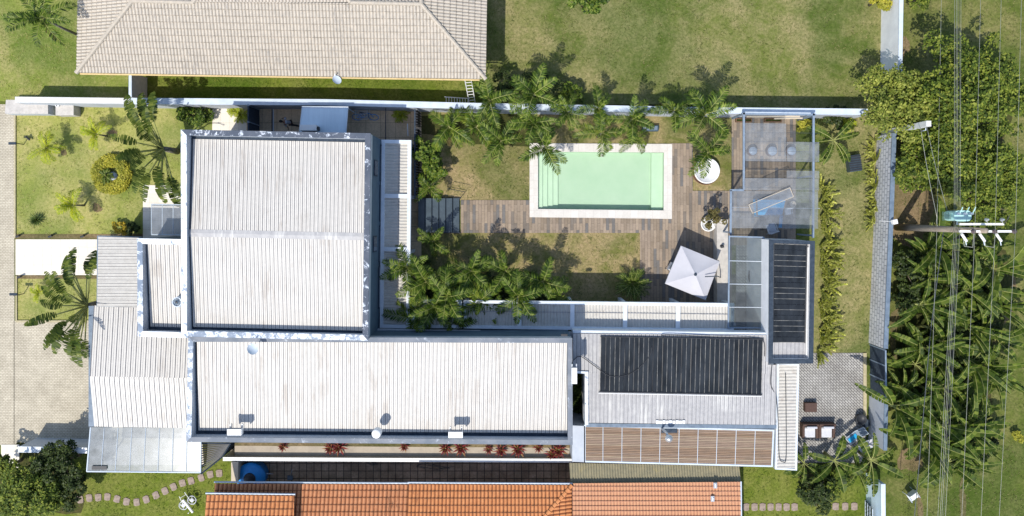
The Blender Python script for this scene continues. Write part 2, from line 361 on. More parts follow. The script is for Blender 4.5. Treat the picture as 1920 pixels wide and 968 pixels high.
    lf_banana=leafmat('lf_banana', [(0.03, 0.06, 0.008), (0.075, 0.125, 0.016), (0.18, 0.23, 0.04)], 0.5, 0.3),
    lf_fan=leafmat('lf_fan', [(0.03, 0.06, 0.012), (0.09, 0.13, 0.02), (0.17, 0.20, 0.04)], 0.5),
    lf_tree=leafmat('lf_tree', [(0.035, 0.06, 0.01), (0.08, 0.125, 0.016), (0.15, 0.20, 0.025), (0.28, 0.31, 0.055)], 0.6),
    lf_tree_y=leafmat('lf_tree_y', [(0.10, 0.14, 0.02), (0.20, 0.24, 0.04), (0.36, 0.38, 0.09)], 0.6),
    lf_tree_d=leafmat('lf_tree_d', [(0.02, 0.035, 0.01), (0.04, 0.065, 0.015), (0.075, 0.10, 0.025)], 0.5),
    lf_gold=leafmat('lf_gold', [(0.36, 0.42, 0.05), (0.62, 0.65, 0.15), (0.80, 0.80, 0.34)], 0.5),
    lf_hedge=leafmat('lf_hedge', [(0.20, 0.22, 0.02), (0.36, 0.35, 0.04), (0.50, 0.45, 0.07)], 0.5),
    lf_yellow=leafmat('lf_yellow', [(0.35, 0.26, 0.02), (0.55, 0.42, 0.04), (0.30, 0.22, 0.02)], 0.5),
    lf_red=leafmat('lf_red', [(0.10, 0.006, 0.018), (0.22, 0.02, 0.04), (0.30, 0.08, 0.06), (0.36, 0.25, 0.08)], 0.45),
    lf_dry=leafmat('lf_dry', [(0.16, 0.13, 0.05), (0.10, 0.09, 0.03), (0.22, 0.19, 0.08)], 0.7),
    blade_lit=leafmat('blade_lit', [(0.16, 0.20, 0.03), (0.30, 0.32, 0.08), (0.46, 0.42, 0.20)], 0.9, 0.1),
    blade_olive=leafmat('blade_olive', [(0.05, 0.075, 0.015), (0.12, 0.15, 0.03), (0.30, 0.26, 0.14)], 0.9, 0.1),
    blade_lush=leafmat('blade_lush', [(0.04, 0.075, 0.01), (0.12, 0.18, 0.02), (0.25, 0.27, 0.06)], 0.9, 0.1),
    lf_agave=leafmat('lf_agave', [(0.08, 0.12, 0.03), (0.13, 0.19, 0.05), (0.05, 0.08, 0.03)], 0.5),
)
# water: a clear green-tinted sheet with a gloss
_m, _nt, _b = newmat('pool_water')
_g = _nt.nodes.new('ShaderNodeBsdfGlossy'); _g.inputs['Roughness'].default_value = 0.03
_t = _nt.nodes.new('ShaderNodeBsdfTransparent'); _t.inputs[0].default_value = (0.96, 0.99, 0.96, 1)
_l = _nt.nodes.new('ShaderNodeFresnel'); _l.inputs[0].default_value = 1.33
_x = _nt.nodes.new('ShaderNodeMixShader'); _nt.links.new(_l.outputs[0], _x.inputs[0]); _nt.links.new(_t.outputs[0], _x.inputs[1]); _nt.links.new(_g.outputs[0], _x.inputs[2])
_nt.links.new(_x.outputs[0], _nt.nodes['Material Output'].inputs[0])
_mp = coords(_nt); _n = noise_n(_nt, _mp, 3, 4)
_bp = _nt.nodes.new('ShaderNodeBump'); _bp.inputs['Strength'].default_value = 0.15; _bp.inputs['Distance'].default_value = 0.02
_nt.links.new(_n.outputs[0], _bp.inputs['Height']); _nt.links.new(_bp.outputs[0], _g.inputs['Normal'])
MT['water'] = _m

# ------------------------------------------------------------------ roof sheets
def prof(kind, p, a):
    if kind == 'trap':      # broad pan, narrow dark groove
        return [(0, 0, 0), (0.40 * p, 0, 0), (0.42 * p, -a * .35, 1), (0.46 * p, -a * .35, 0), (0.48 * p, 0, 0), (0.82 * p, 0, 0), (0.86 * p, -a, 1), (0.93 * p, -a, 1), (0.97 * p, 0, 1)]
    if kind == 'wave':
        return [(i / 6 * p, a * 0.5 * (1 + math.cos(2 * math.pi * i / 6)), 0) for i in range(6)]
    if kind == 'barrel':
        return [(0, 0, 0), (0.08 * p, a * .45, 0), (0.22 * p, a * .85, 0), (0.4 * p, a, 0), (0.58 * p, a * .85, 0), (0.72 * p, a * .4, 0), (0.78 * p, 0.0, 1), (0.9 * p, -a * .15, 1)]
def sheet(poly, down, kind, p, a, name, mats, parent, course=None, lift=0.02, smooth=False):
    poly = [Vector(q) for q in poly]
    n = Vector((0, 0, 0))
    for i in range(1, len(poly) - 1): n += (poly[i] - poly[0]).cross(poly[i + 1] - poly[0])
    if n.z < 0: n.negate()
    n.normalize()
    d = Vector((down[0], down[1], 0)); d = (d - n * d.dot(n)).normalized(); u = n.cross(d).normalized()
    o = poly[0]
    us = [(q - o).dot(u) for q in poly]; vs = [(q - o).dot(d) for q in poly]
    u0, u1, v0, v1 = min(us), max(us), min(vs), max(vs)
    pr = prof(kind, p, a); ul = []
    k = math.floor(u0 / p)
    while k * p < u1:
        for (x, h, mi) in pr: ul.append((k * p + x, h, mi))
        k += 1
    ul.append((k * p, pr[0][1], 0))
    vl = []
    if course:
        kk = math.floor((v0 - v1) / course) - 1
        v = v1 + kk * course
        while v < v1 - 1e-6:
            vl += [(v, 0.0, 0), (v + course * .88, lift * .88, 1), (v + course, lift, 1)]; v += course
    else:
        nseg = max(1, int((v1 - v0) / 2.5))
        vl = [(v0 - 0.01 + (v1 - v0 + 0.02) * i / nseg, 0.0, 0) for i in range(nseg + 1)]
    if not isinstance(mats, (list, tuple)): mats = [mats]
    bm = bmesh.new(); grid = []
    for (v, hl, vm) in vl:
        grid.append([bm.verts.new(o + u * x + d * v + n * (h + hl)) for (x, h, mi) in ul])
    for i in range(len(vl) - 1):
        for j in range(len(ul) - 1):
            f = bm.faces.new((grid[i][j], grid[i][j + 1], grid[i + 1][j + 1], grid[i + 1][j])); f.material_index = min(len(mats) - 1, max(ul[j][2], vl[i][2]))
    cen = sum(poly, Vector()) / len(poly)
    for i in range(len(poly)):
        a1, b1 = poly[i], poly[(i + 1) % len(poly)]
        e = (b1 - a1); e.z = 0
        if e.length < 1e-4: continue
        nn = Vector((e.y, -e.x, 0)).normalized()
        if nn.dot(cen - a1) > 0: nn.negate()
        bmesh.ops.bisect_plane(bm, geom=bm.verts[:] + bm.edges[:] + bm.faces[:], plane_co=a1, plane_no=nn, clear_outer=True)
    bmesh.ops.recalc_face_normals(bm, faces=bm.faces[:])
    if bm.faces and sum(f.normal.z for f in bm.faces) < 0: bmesh.ops.reverse_faces(bm, faces=bm.faces[:])
    off = wloc(parent) if parent is not None else Vector((0, 0, 0))
    bmesh.ops.translate(bm, verts=bm.verts[:], vec=-off)
    me = bpy.data.meshes.new(name); bm.to_mesh(me); bm.free()
    if not isinstance(mats, (list, tuple)): mats = [mats]
    for m in mats: me.materials.append(m)
    if smooth: me.polygons.foreach_set('use_smooth', [True] * len(me.polygons))
    ob = bpy.data.objects.new(name, me); col.objects.link(ob)
    if parent is not None: ob.parent = parent
    return ob
def Q(q, u, v, z=None):
    a = q[0].lerp(q[1], u); b = q[3].lerp(q[2], u); r = a.lerp(b, v)
    if z is not None: r = Vector((r.x, r.y, z))
    return r
def quad(x0, y0, x1, y1, z, skew=0.018):
    # apparent rectangle at height z, turned a degree like the plots are
    return [P(x0, y0, z), P(x1, y0 + (x1 - x0) * skew, z), P(x1, y1 + (x1 - x0) * skew, z), P(x0, y1, z)]
def inset(q, w, e=None, n=None, s=None):
    e = w if e is None else e; n = w if n is None else n; s = w if s is None else s
    W = (q[1] - q[0]).length; D = (q[3] - q[0]).length
    return [Q(q, w / W, n / D), Q(q, 1 - e / W, n / D), Q(q, 1 - e / W, 1 - s / D), Q(q, w / W, 1 - s / D)]
def ring(mb, qo, qi, z0, z1, mi=0):
    for i in range(4):
        j = (i + 1) % 4
        mb.prism([qo[i], qo[j], qi[j], qi[i]], z0, z1, mi)
# ------------------------------------------------------------------ ground and paving
def ground(name, polys, z, mat, thick=0.0):
    mb = MB()
    for pl in polys:
        pts = [P(x, y, z) for (x, y) in pl]
        if thick: mb.prism(pts, z - thick, z)
        else:
            a = sum(pts[i].x * pts[(i + 1) % len(pts)].y - pts[(i + 1) % len(pts)].x * pts[i].y for i in range(len(pts)))
            if a < 0: pts.reverse()
            mb.face(pts)
    o = mb.build(name, mat); o['kind'] = 'structure'; return o
def rc(x0, y0, x1, y1): return [(x0, y0), (x1, y0), (x1, y1), (x0, y1)]
# base ground with an opening where the pool is sunk
PX0, PY0, PX1, PY1 = 996, 271, 1257, 407
BIG = 4000
ground('ground', [rc(-BIG, -BIG, BIG + 1900, PY0), rc(-BIG, PY1, BIG + 1900, BIG + 900), rc(-BIG, PY0, PX0, PY1), rc(PX1, PY0, BIG + 1900, PY1)], 0.0, MT['lawn_field'])
ground('front_lawn', [[(27, 190), (400, 196), (400, 350), (345, 446), (27, 446)], [(32, 518), (185, 518), (185, 602), (32, 602)]], 0.010, MT['lawn_front'])
ground('neighbour_lawn', [rc(-400, -500, 240, 190), ], 0.010, MT['lawn_west'])
ground('side_strip_lawn', [rc(240, 60, 905, 196)], 0.011, MT['lawn_lush'])
ground('back_lawn', [[(905, -500), (1668, -500), (1660, 215), (905, 205)]], 0.010, MT['lawn_east'])
ground('courtyard_lawn', [rc(770, 196, 996, 376), rc(770, 436, 1203, 566), rc(996, 196, 1300, 271), rc(1300, 205, 1378, 360)], 0.010, MT['lawn_dry'])
ground('yard_lawn', [rc(1488, 205, 1650, 664)], 0.012, MT['lawn_east'])
ground('south_lawn', [rc(-200, 845, 440, 1300), rc(1385, 872, 1640, 1300)], 0.010, MT['lawn_lush'])
def blob(cx, cy, rx, ry, seed, n=26):
    rr = random.Random(seed); out = []
    ph = [rr.uniform(0, 6.28) for _ in range(4)]
    for i in range(n):
        a = 2 * math.pi * i / n
        k = 1 + 0.16 * math.sin(2 * a + ph[0]) + 0.12 * math.sin(3 * a + ph[1]) + 0.09 * math.sin(5 * a + ph[2]) + 0.05 * math.sin(9 * a + ph[3])
        out.append((cx + rx * k * math.cos(a), cy + ry * k * math.sin(a)))
    return out
ground('bare_soil', [blob(1705, 400, 38, 72, 3), blob(1700, 620, 30, 60, 4), blob(1706, 862, 20, 26, 8), blob(1690, 90, 14, 22, 9), blob(118, 283, 8, 8, 20), blob(212, 250, 8, 7, 21), blob(182, 390, 9, 8, 22), blob(1880, 560, 26, 44, 5)], 0.016, MT['soil'])
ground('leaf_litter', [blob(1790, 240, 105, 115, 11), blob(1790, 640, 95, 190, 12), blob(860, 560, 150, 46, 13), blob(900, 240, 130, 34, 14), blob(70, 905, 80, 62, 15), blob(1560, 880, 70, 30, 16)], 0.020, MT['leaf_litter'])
ground('flower_bed_soil', [rc(28, 439, 268, 447.5), rc(30, 516.5, 183, 523), rc(1080, 700, 1100, 793), rc(440, 828, 560, 842)], 0.022, MT['soil'])
ground('street_paving', [rc(-500, 196, 27, 835), [(26, 602), (210, 602), (210, 838), (26, 838)]], 0.014, MT['street_paver'])
ground('kerb', [rc(26.2, 196, 29, 446), rc(29, 518, 31.5, 604), rc(31.5, 601, 185, 604)], 0.10, MT['stone_edge'], 0.12)
ground('front_path', [rc(29, 449, 230, 516)], 0.040, MT['path_tile'], 0.05)
ground('entrance_pad', [[(268, 347), (350, 349), (350, 446), (268, 446)]], 0.060, MT['path_tile'], 0.06)
ground('side_passage_paving', [[(398, 196), (462, 197), (462, 260), (398, 260)]], 0.030, MT['path_tile'], 0.03)
ground('service_passage_paving', [rc(462, 197, 790, 640)], 0.034, MT['passage_tile'], 0.03)
ground('pool_deck', [rc(864, 375.5, PX0, 437), rc(PX0, PY1, 1203, 437), [(1203, PY1), (1372, PY1), (1372, 575), (1200, 575), (1200, 437), (1203, 437)],
    rc(PX1, 269, 1299, PY1), rc(1299, 358, 1372, PY1), rc(1372, 205, 1492, 460)], 0.055, MT['deck'], 0.05)
ground('patio_paving', [rc(1380, 460, 1500, 640), rc(1490, 662, 1624, 868)], 0.040, MT['patio_paver'], 0.04)
ground('planter_floor', [rc(432, 822, 1110, 862)], 0.026, MT['planter_plaster'], 0.02)
ground('neighbour_yard_paving', [rc(446, 858, 1090, 930)], 0.030, MT['yard_tile'], 0.03)
ground('street_pad', [rc(2, 834, 36, 878)], 0.05, MT['path_tile'], 0.05)
ground('trodden_track', [blob(1805, 940, 6, 40, 31), blob(1725, 955, 5, 30, 32)], 0.023, MT['soil'])
for i, (x0, x1) in enumerate(((1378, 1408), (1432, 1464))):
    mb = MB(); q = quad(x0 + 2, 222, x1 + 2, 229, 0.3, 0)
    ring(mb, q, inset(q, 0.05), 0.0, 0.3)
    t = thing('planter_box', ('shallow wooden planter box at the pergola corner beside the rail' if i == 0 else 'shallow wooden planter box by the wall, right of the other one under the pergola'), 'planter', P((x0 + x1) / 2, 226, 0), 'planter boxes under the pergola')
    mb.build('box', MT['wood'], t)
    mb = MB(); mb.face([Vector((p.x, p.y, 0.24)) for p in reversed(inset(q, 0.05))]); mb.build('soil', MT['leaf_litter'], t)

# ------------------------------------------------------------------ swimming pool
t = thing('swimming_pool', 'rectangular pale green swimming pool with white stone coping and wide steps', 'swimming pool', P(1126, 339, 0))
qo = [P(993, 268.5, .07), P(1260.5, 270, .07), P(1260, 410.5, .07), P(993, 407.5, .07)]
qi = [P(1009, 284.5, .07), P(1245, 286, .07), P(1244.5, 394.5, .07), P(1009, 392, .07)]
mb = MB(); ring(mb, qo, qi, -0.05, 0.075); mb.build('coping', MT['coping'], t, bevel=0.012)
mb = MB()
def wallring(mb, q, z0, z1):
    for i in range(4):
        a, b = q[i], q[(i + 1) % 4]
        mb.face([Vector((a.x, a.y, z0)), Vector((b.x, b.y, z0)), Vector((b.x, b.y, z1)), Vector((a.x, a.y, z1))])
wallring(mb, qi, -0.60, -0.045)
mb.face([Vector((p.x, p.y, -0.60)) for p in reversed(qi)])
mb.build('basin', MT['pool_tile'], t)
for k, (xa, xb, z) in enumerate(((1009, 1017.5, -.18), (1017.5, 1027, -.28), (1027, 1037, -.38), (1037, 1047, -.48))):
    mb = MB(); ua = (xa - 1009) / 236; ub = (xb - 1009) / 236
    mb.prism([Q(qi, ua + (0.0003 if k else 0.001), 0.004), Q(qi, ub, 0.004), Q(qi, ub, 0.996), Q(qi, ua + (0.0003 if k else 0.001), 0.996)], -0.595, z)
    mb.build('step', MT['pool_step'], t)
mb = MB(); mb.prism([Q(qi, .908, .004), Q(qi, .999, .004), Q(qi, .999, .996), Q(qi, .908, .996)], -0.595, -0.30); mb.build('bench', MT['pool_step'], t)
mb = MB()
for v in (0.002, 0.05): pass
mb.tube([P(1129, 292, -0.2), P(1129, 292, 0.0)], 0.1, 10); mb.build('skimmer', MT['white'], t)
mb = MB(); mb.face([Vector((p.x, p.y, -0.10)) for p in reversed([Q(qi, .0008, .0016), Q(qi, .9992, .0016), Q(qi, .9992, .9984), Q(qi, .0008, .9984)])])
o = mb.build('water', MT['water']); o['kind'] = 'structure'

# ------------------------------------------------------------------ main house
EAVE = {}
t = main = thing('main_house', 'large white two-storey house with white ribbed metal roofs behind patched parapets', 'house', P(600, 600, 0))
def flat_block(t, q, ztop, wallm, capm, capw, roofm, gm, zr_list, down, p, a, gap=(.0, .0, .0, .0), drop=0.55, ribdir='NS'):
    qi = inset(q, capw)
    mb = MB(); mb.prism(inset(q, 0.03), 0.0, ztop - drop - 0.25); mb.build('wall', MT['house_shade_blue'], t)
    mb = MB(); ring(mb, inset(q, 0.03), qi, ztop - drop - 0.25, ztop - 0.06); mb.build('parapet', wallm, t)
    qc = inset(q, capw + 0.03)
    for i in range(4):
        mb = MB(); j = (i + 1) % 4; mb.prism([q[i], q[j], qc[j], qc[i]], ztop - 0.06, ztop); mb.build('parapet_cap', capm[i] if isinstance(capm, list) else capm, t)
    # gutter floor and roof sheets: each run of the roof is one sheet
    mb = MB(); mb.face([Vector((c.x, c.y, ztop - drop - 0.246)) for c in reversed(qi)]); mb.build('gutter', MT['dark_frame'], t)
    r = inset(qi, gap[0], gap[1], gap[2], gap[3])
    for i in range(len(zr_list) - 1):
        (va, za), (vb, zb) = zr_list[i], zr_list[i + 1]
        pl = [Q(r, 0, va, ztop - drop + za), Q(r, 1, va, ztop - drop + za), Q(r, 1, vb, ztop - drop + zb), Q(r, 0, vb, ztop - drop + zb)]
        dn = (q[3] - q[0]).normalized()
        if za < zb: dn = -dn
        if ribdir == 'EW': dn = (q[1] - q[0]).normalized()
        sheet(pl, (dn.x, dn.y), 'trap', p, a, 'roof', [roofm, gm], t)
    return qi
ZM, Z2, Z3 = 6.5, 6.1, 5.2
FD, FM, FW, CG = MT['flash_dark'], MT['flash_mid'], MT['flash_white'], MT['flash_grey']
qm = [P(339, 243, ZM), P(695, 250, ZM), P(690, 639, ZM), P(340, 631, ZM)]
q2 = [P(353, 632, Z2), P(1073, 634, Z2), P(1074, 834.5, Z2), P(349, 829, Z2)]
q3 = [P(257, 447, Z3), P(352, 449, Z3), P(352, 634, Z3), P(258, 631, Z3)]
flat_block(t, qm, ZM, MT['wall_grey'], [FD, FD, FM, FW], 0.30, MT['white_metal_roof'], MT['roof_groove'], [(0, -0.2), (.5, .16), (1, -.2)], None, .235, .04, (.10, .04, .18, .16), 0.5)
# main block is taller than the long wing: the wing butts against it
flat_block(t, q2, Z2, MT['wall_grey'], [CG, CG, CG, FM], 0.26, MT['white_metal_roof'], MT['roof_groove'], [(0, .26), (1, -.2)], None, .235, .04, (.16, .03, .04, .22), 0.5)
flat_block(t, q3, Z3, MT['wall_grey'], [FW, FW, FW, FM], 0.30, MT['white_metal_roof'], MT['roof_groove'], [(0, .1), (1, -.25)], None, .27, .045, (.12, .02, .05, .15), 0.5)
a, b = Q(inset(qm, .34), .0, .5, ZM - .5 + .17), Q(inset(qm, .34), 1, .5, ZM - .5 + .17)
mb = MB(); n_ = Vector((0, .22, 0))
mb.face([a - n_ - Vector((0, 0, .02)), b - n_ - Vector((0, 0, .02)), b + Vector((0, 0, .012)), a + Vector((0, 0, .012))]); mb.face([a + Vector((0, 0, .012)), b + Vector((0, 0, .012)), b + n_ - Vector((0, 0, .02)), a + n_ - Vector((0, 0, .02))])
mb.build('ridge_cap', MT['grey_metal_roof'], t)
# west garage wing
ZW = 3.3
def rp(px, py, z): return P(px, py, z)
g = [rp(176, 573, ZW), rp(360, 576, ZW), rp(360, 800, ZW), rp(176, 797, ZW)]
mb = MB(); mb.prism(inset(g, .35, .1, .2, .3), 0, ZW - .28); mb.build('wall', MT['house_white'], t)
for (ya, za, yb, zb) in ((573, ZW, 706, ZW + .45), (706, ZW + .45, 800, ZW - .05)):
    pl = [rp(176 if za < ZW + .4 else 173, ya, za), rp(358, ya + 3, za), rp(358, yb + 3, zb), rp(176 if zb < ZW + .4 else 173, yb, zb)]
    pl = [Vector((P(176, 0, ZW).x, pl[0].y, za)), pl[1], pl[2], Vector((P(176, 0, ZW).x, pl[3].y, zb))]
    sheet(pl, (0, 1 if za < zb else -1), 'trap', .31, .045, 'roof', [MT['white_metal_roof'], MT['roof_groove']], t)
mb = MB(); x = P(176, 0, ZW).x
mb.prism([P(166, 574, ZW - .1), P(177, 574, ZW - .1), P(177, 800, ZW - .1), P(166, 800, ZW - .1)], ZW - .32, ZW - .1); mb.build('gutter', MT['cap_blue'], t)
# entrance porch roof
ZP = 3.5
pl = [rp(184, 444, ZP), rp(262, 446, ZP), rp(262, 576, ZP - .12), rp(184, 574, ZP - .12)]
sheet([Vector((v.x, v.y, ZP + (.0 if i in (0, 3) else .12))) for i, v in enumerate(pl)], (-1, 0), 'trap', .21, .035, 'roof', [MT['cream_metal_roof'], MT['roof_groove']], t)
mb = MB(); qp = [rp(182, 442, ZP - .03), rp(263, 444, ZP - .03), rp(263, 577, ZP - .03), rp(181, 575, ZP - .03)]
ring(mb, qp, inset(qp, .12), ZP - .35, ZP - .03); mb.build('fascia', MT['cap_blue'], t)
for (px, py) in ((187, 449), (187, 568)):
    mb = MB(); c = rp(px, py, ZP - .3); mb.box(c.x - .1, c.y - .1, 0, c.x + .1, c.y + .1, ZP - .36); mb.build('column', MT['house_white'], t)
mb = MB(); mb.prism([rp(200, 448, 3), rp(275, 450, 3), rp(275, 572, 3), rp(200, 570, 3)], 0, 2.98); mb.build('wall', MT['house_white'], t)
# windows of the east wall of the main block
eN, eS = qm[1], qm[2]
def ewin(v0, v1, z0, z1):
    a = eN.lerp(eS, v0); b = eN.lerp(eS, v1)
    mb = MB(); mb.prism([a + Vector((-.02, 0, 0)), a + Vector((.03, 0, 0)), b + Vector((.03, 0, 0)), b + Vector((-.02, 0, 0))], z0, z1)
    f = mb.build('window', MT['dark_frame'], t)
    a2 = eN.lerp(eS, v0 + .006); b2 = eN.lerp(eS, v1 - .006); mb = MB()
    mb.prism([a2 + Vector((.0, 0, 0)), a2 + Vector((.04, 0, 0)), b2 + Vector((.04, 0, 0)), b2 + Vector((.0, 0, 0))], z0 + .06, z1 - .06)
    mb.build('pane', MT['window_glass'], f)
for v0, v1 in ((.03, .22), (.24, .43), (.45, .64), (.66, .88)): ewin(v0, v1, 0.3, 3.3)
for v0, v1 in ((.12, .2), (.5, .58)): ewin(v0, v1, 4.2, 5.3)
mb = MB(); a = P(697, 617, 3.3); b = P(1075, 623, 3.3); c = P(1075, 640, 3.3); d = P(697, 636, 3.3)
mb.prism([a, b, c, d], 3.05, 3.3); mb.build('ledge', MT['wall_grey'], t)
mb = MB(); mb.pbox(1052, 627, 1064, 631, 6.25, 6.45); mb.build('vent_slot', MT['black'], t)

# glazed carport roof
t = thing('carport_canopy', 'translucent glazed carport canopy on the south-west corner of the white house', 'canopy', P(270, 845, 0))
ZC = 2.9
cq = [rp(170, 801, ZC), rp(377, 803, ZC), rp(376, 886, ZC - .25), rp(163, 884, ZC - .25)]
mb = MB(); mb.face([cq[3], cq[2], cq[1], cq[0]]); mb.face([v - Vector((0, 0, .012)) for v in cq]); mb.build('glazing', MT['glass_pale'], t)
mb = MB()
for k in range(9):
    a = cq[0].lerp(cq[1], k / 8); b = cq[3].lerp(cq[2], k / 8)
    mb.tube([a + Vector((0, 0, .02)), b + Vector((0, 0, .02))], .022, 4)
mb.build('glazing_bar', MT['cap_light'], t)
mb = MB(); mb.tube([cq[3], cq[2]], .05, 6); mb.tube([cq[2], cq[1]], .05, 6); mb.tube([cq[0], cq[3]], .05, 6); mb.build('frame', MT['cap_light'], t)
for (u, v) in ((.03, .95), (.97, .95)):
    c = Q(cq, u, v); mb = MB(); mb.tube([Vector((c.x, c.y, 0)), Vector((c.x, c.y, ZC - .3))], .05, 8); mb.build('post', MT['cap_light'], t)
mb = MB(); mb.pbox(172, 874, 200, 881, ZC - .16, ZC - .13); mb.build('patch', MT['black'], t)
ground('carport_floor', [rc(195, 800, 385, 872)], 0.03, MT['path_tile'], 0.03)

# glazed porch over the front entrance pad
t = thing('entrance_awning', 'small grey glass awning over the beige entrance pad beside the white block', 'awning', P(313, 415, 0))
ZA = 3.0
aq = [rp(284, 383, ZA), rp(345, 384, ZA), rp(345, 441, ZA - .15), rp(284, 440, ZA - .15)]
mb = MB(); mb.face([aq[3], aq[2], aq[1], aq[0]]); mb.build('glazing', MT['glass_grey'], t)
mb = MB()
for k in range(4): mb.tube([aq[0].lerp(aq[1], k / 3), aq[3].lerp(aq[2], k / 3)], .025, 4)
mb.tube([aq[0], aq[1]], .03, 4); mb.tube([aq[3], aq[2]], .03, 4); mb.build('frame', MT['cap_light'], t)
for u in (.02, .6):
    c = Q(aq, u, .03); mb = MB(); mb.tube([Vector((c.x, c.y, 0)), Vector((c.x, c.y, ZA - .02))], .035, 6); mb.build('post', MT['cap_light'], t)

# ------------------------------------------------------------------ the two white walkway pergolas
def walkway(name, label, q, z, cuts, along, sheetdir, bw=.24, postpts=()):
    t = thing(name, label, 'pergola', Vector((q[0].x, q[0].y, 0)))
    mb = MB(); ring(mb, q, inset(q, bw), z - .3, z)
    mb.build('beam_frame', MT['white_beam'], t)
    qi = inset(q, bw)
    for c in cuts:
        mb = MB(); h = .15 / (1 if along == 'y' else 1)
        L = (qi[3] - qi[0]).length if along == 'y' else (qi[1] - qi[0]).length
        e = .13 / L
        if along == 'y': mb.prism([Q(qi, 0, c - e), Q(qi, 1, c - e), Q(qi, 1, c + e), Q(qi, 0, c + e)], z - .28, z - .004)
        else: mb.prism([Q(qi, c - e, 0), Q(qi, c + e, 0), Q(qi, c + e, 1), Q(qi, c - e, 1)], z - .28, z - .004)
        mb.build('cross_beam', MT['white_beam'], t)
    pl = [Vector((v.x, v.y, z - .2 + (.06 if i in (0, 1) and along == 'x' else 0) + (.06 if i in (0, 3) and along == 'y' else 0))) for i, v in enumerate(qi)]
    sheet(pl, sheetdir, 'wave', .2, .05, 'roof', [MT['cream_metal_roof']], t, smooth=False)
    if along == 'x':
        mb = MB(); mb.tube([Q(pl, .01, .36) + Vector((0, 0, .07)), Q(pl, .99, .36) + Vector((0, 0, .07))], .02, 5); mb.build('fixing_rail', MT['roof_groove'], t)
    else:
        mb = MB(); mb.tube([Q(pl, .62, .01) + Vector((0, 0, .07)), Q(pl, .62, .99) + Vector((0, 0, .07))], .02, 5); mb.build('fixing_rail', MT['roof_groove'], t)
    for (u, v) in postpts:
        c = Q(q, u, v); mb = MB(); mb.box(c.x - .1, c.y - .1, 0, c.x + .1, c.y + .1, z - .3); mb.build('post', MT['white_beam'], t)
    return t
qn = [P(715, 262, 3), P(771, 263, 3), P(768, 616, 3), P(712, 615, 3)]
walkway('walkway_pergola', 'narrow white pergola with grey corrugated panels running beside the main block', qn, 3.0, [.29, .585], 'y', (1, 0), .22, [(.9, .02), (.9, .3), (.9, .6), (.9, .97)])
qe = [P(869, 563, 3), P(1377, 569, 3), P(1376, 623, 3), P(869, 616, 3)]
walkway('courtyard_pergola', 'long white pergola with five cream corrugated panels along the courtyard lawn', qe, 3.0, [.2, .4, .6, .8], 'x', (0, 1), .2, [(.01, .08), (.2, .08), (.4, .08), (.6, .08), (.8, .08), (.99, .08)])
qw = [P(772, 562, 2.99), P(866, 563, 2.99), P(866, 616, 2.99), P(772, 615, 2.99)]
walkway('corner_pergola', 'short white corner pergola half hidden under the big palms', qw, 2.99, [], 'x', (0, 1), .2, [(.03, .1)])

# wall between courtyard and rooms under the pergola
t = thing('walkway_wall', 'low white wall under the courtyard pergola', 'wall', P(1120, 612, 0))
mb = MB(); mb.prism([P(870, 600, 2.6), P(1380, 606, 2.6), P(1380, 612, 2.6), P(870, 606, 2.6)], 0, 2.6); mb.build('wall_face', MT['house_white'], t)

# ------------------------------------------------------------------ annex (low south-east wing)
t = annex = thing('annex_building', 'low annex with weathered grey ribbed roof beside the long white roof', 'annex', P(1270, 720, 0))
ZX = 3.7
aqo = [P(1078, 622, ZX), P(1437, 625, ZX), P(1457, 803, ZX), P(1097, 800, ZX)]
mb = MB(); mb.prism([P(1080, 640, ZX - .3), P(1450, 642, ZX - .3), P(1452, 798, ZX - .3), P(1099, 796, ZX - .3), P(1099, 700, ZX - .3), P(1080, 698, ZX - .3)], 0, ZX - .32); mb.build('wall', MT['house_white'], t)
rn = [P(1074, 624, ZX), P(1438, 627, ZX), P(1438, 700, ZX), P(1074, 698, ZX)]
rs = [P(1103, 698.05, ZX), P(1438, 700.05, ZX), P(1438, 797, ZX), P(1103, 793, ZX)]
rs2 = [P(1438.05, 683, ZX), P(1454, 683, ZX), P(1454, 797, ZX), P(1438.05, 797, ZX)]
def slope(pts, yref_px, s=.06):
    y0 = P(0, yref_px, ZX).y
    return [Vector((p.x, p.y, ZX - .02 + (p.y - y0) * s)) for p in pts]
for pts in (rn, rs, rs2): sheet(slope(pts, 797), (0, -1), 'trap', .25, .045, 'roof', [MT['grey_metal_roof'], MT['roof_groove']], t)
mb = MB(); mb.prism([P(1097, 697, ZX + .3), P(1103, 697, ZX + .3), P(1103, 797, ZX + .3), P(1097, 797, ZX + .3)], 2.5, ZX + .3); mb.prism([P(1071, 696, ZX + .3), P(1102, 697, ZX + .3), P(1102, 701, ZX + .3), P(1071, 700, ZX + .3)], ZX - .4, ZX + .29); mb.build('parapet', MT['flash_white'], t)
mb = MB(); mb.prism([P(1100, 794, ZX - .15), P(1456, 797, ZX - .15), P(1456, 804, ZX - .15), P(1100, 801, ZX - .15)], ZX - .35, ZX - .15); mb.build('gutter', MT['cap_blue'], t)
mb = MB(); mb.prism([P(1074, 619.5, ZX + .25), P(1436, 624, ZX + .25), P(1436, 629, ZX + .25), P(1074, 625, ZX + .25)], 2.9, ZX + .25); mb.build('parapet', MT['white_beam'], t)
mb = MB(); mb.prism([P(1073, 798, 3.2), P(1097, 799, 3.2), P(1097, 867, 3.2), P(1073, 866, 3.2)], 0, 3.2); mb.build('wall', MT['wall_grey'], t)
mb = MB()
for i in range(9):
    mb.pbox(1230 + i * 6.2, 788.5 + (i % 2) * .6, 1235 + i * 6.2, 795, ZX + .03, ZX + .09)
mb.build('ridge_glare', MT['white'], t)  # white blocks stand in for glare along the ridge cap
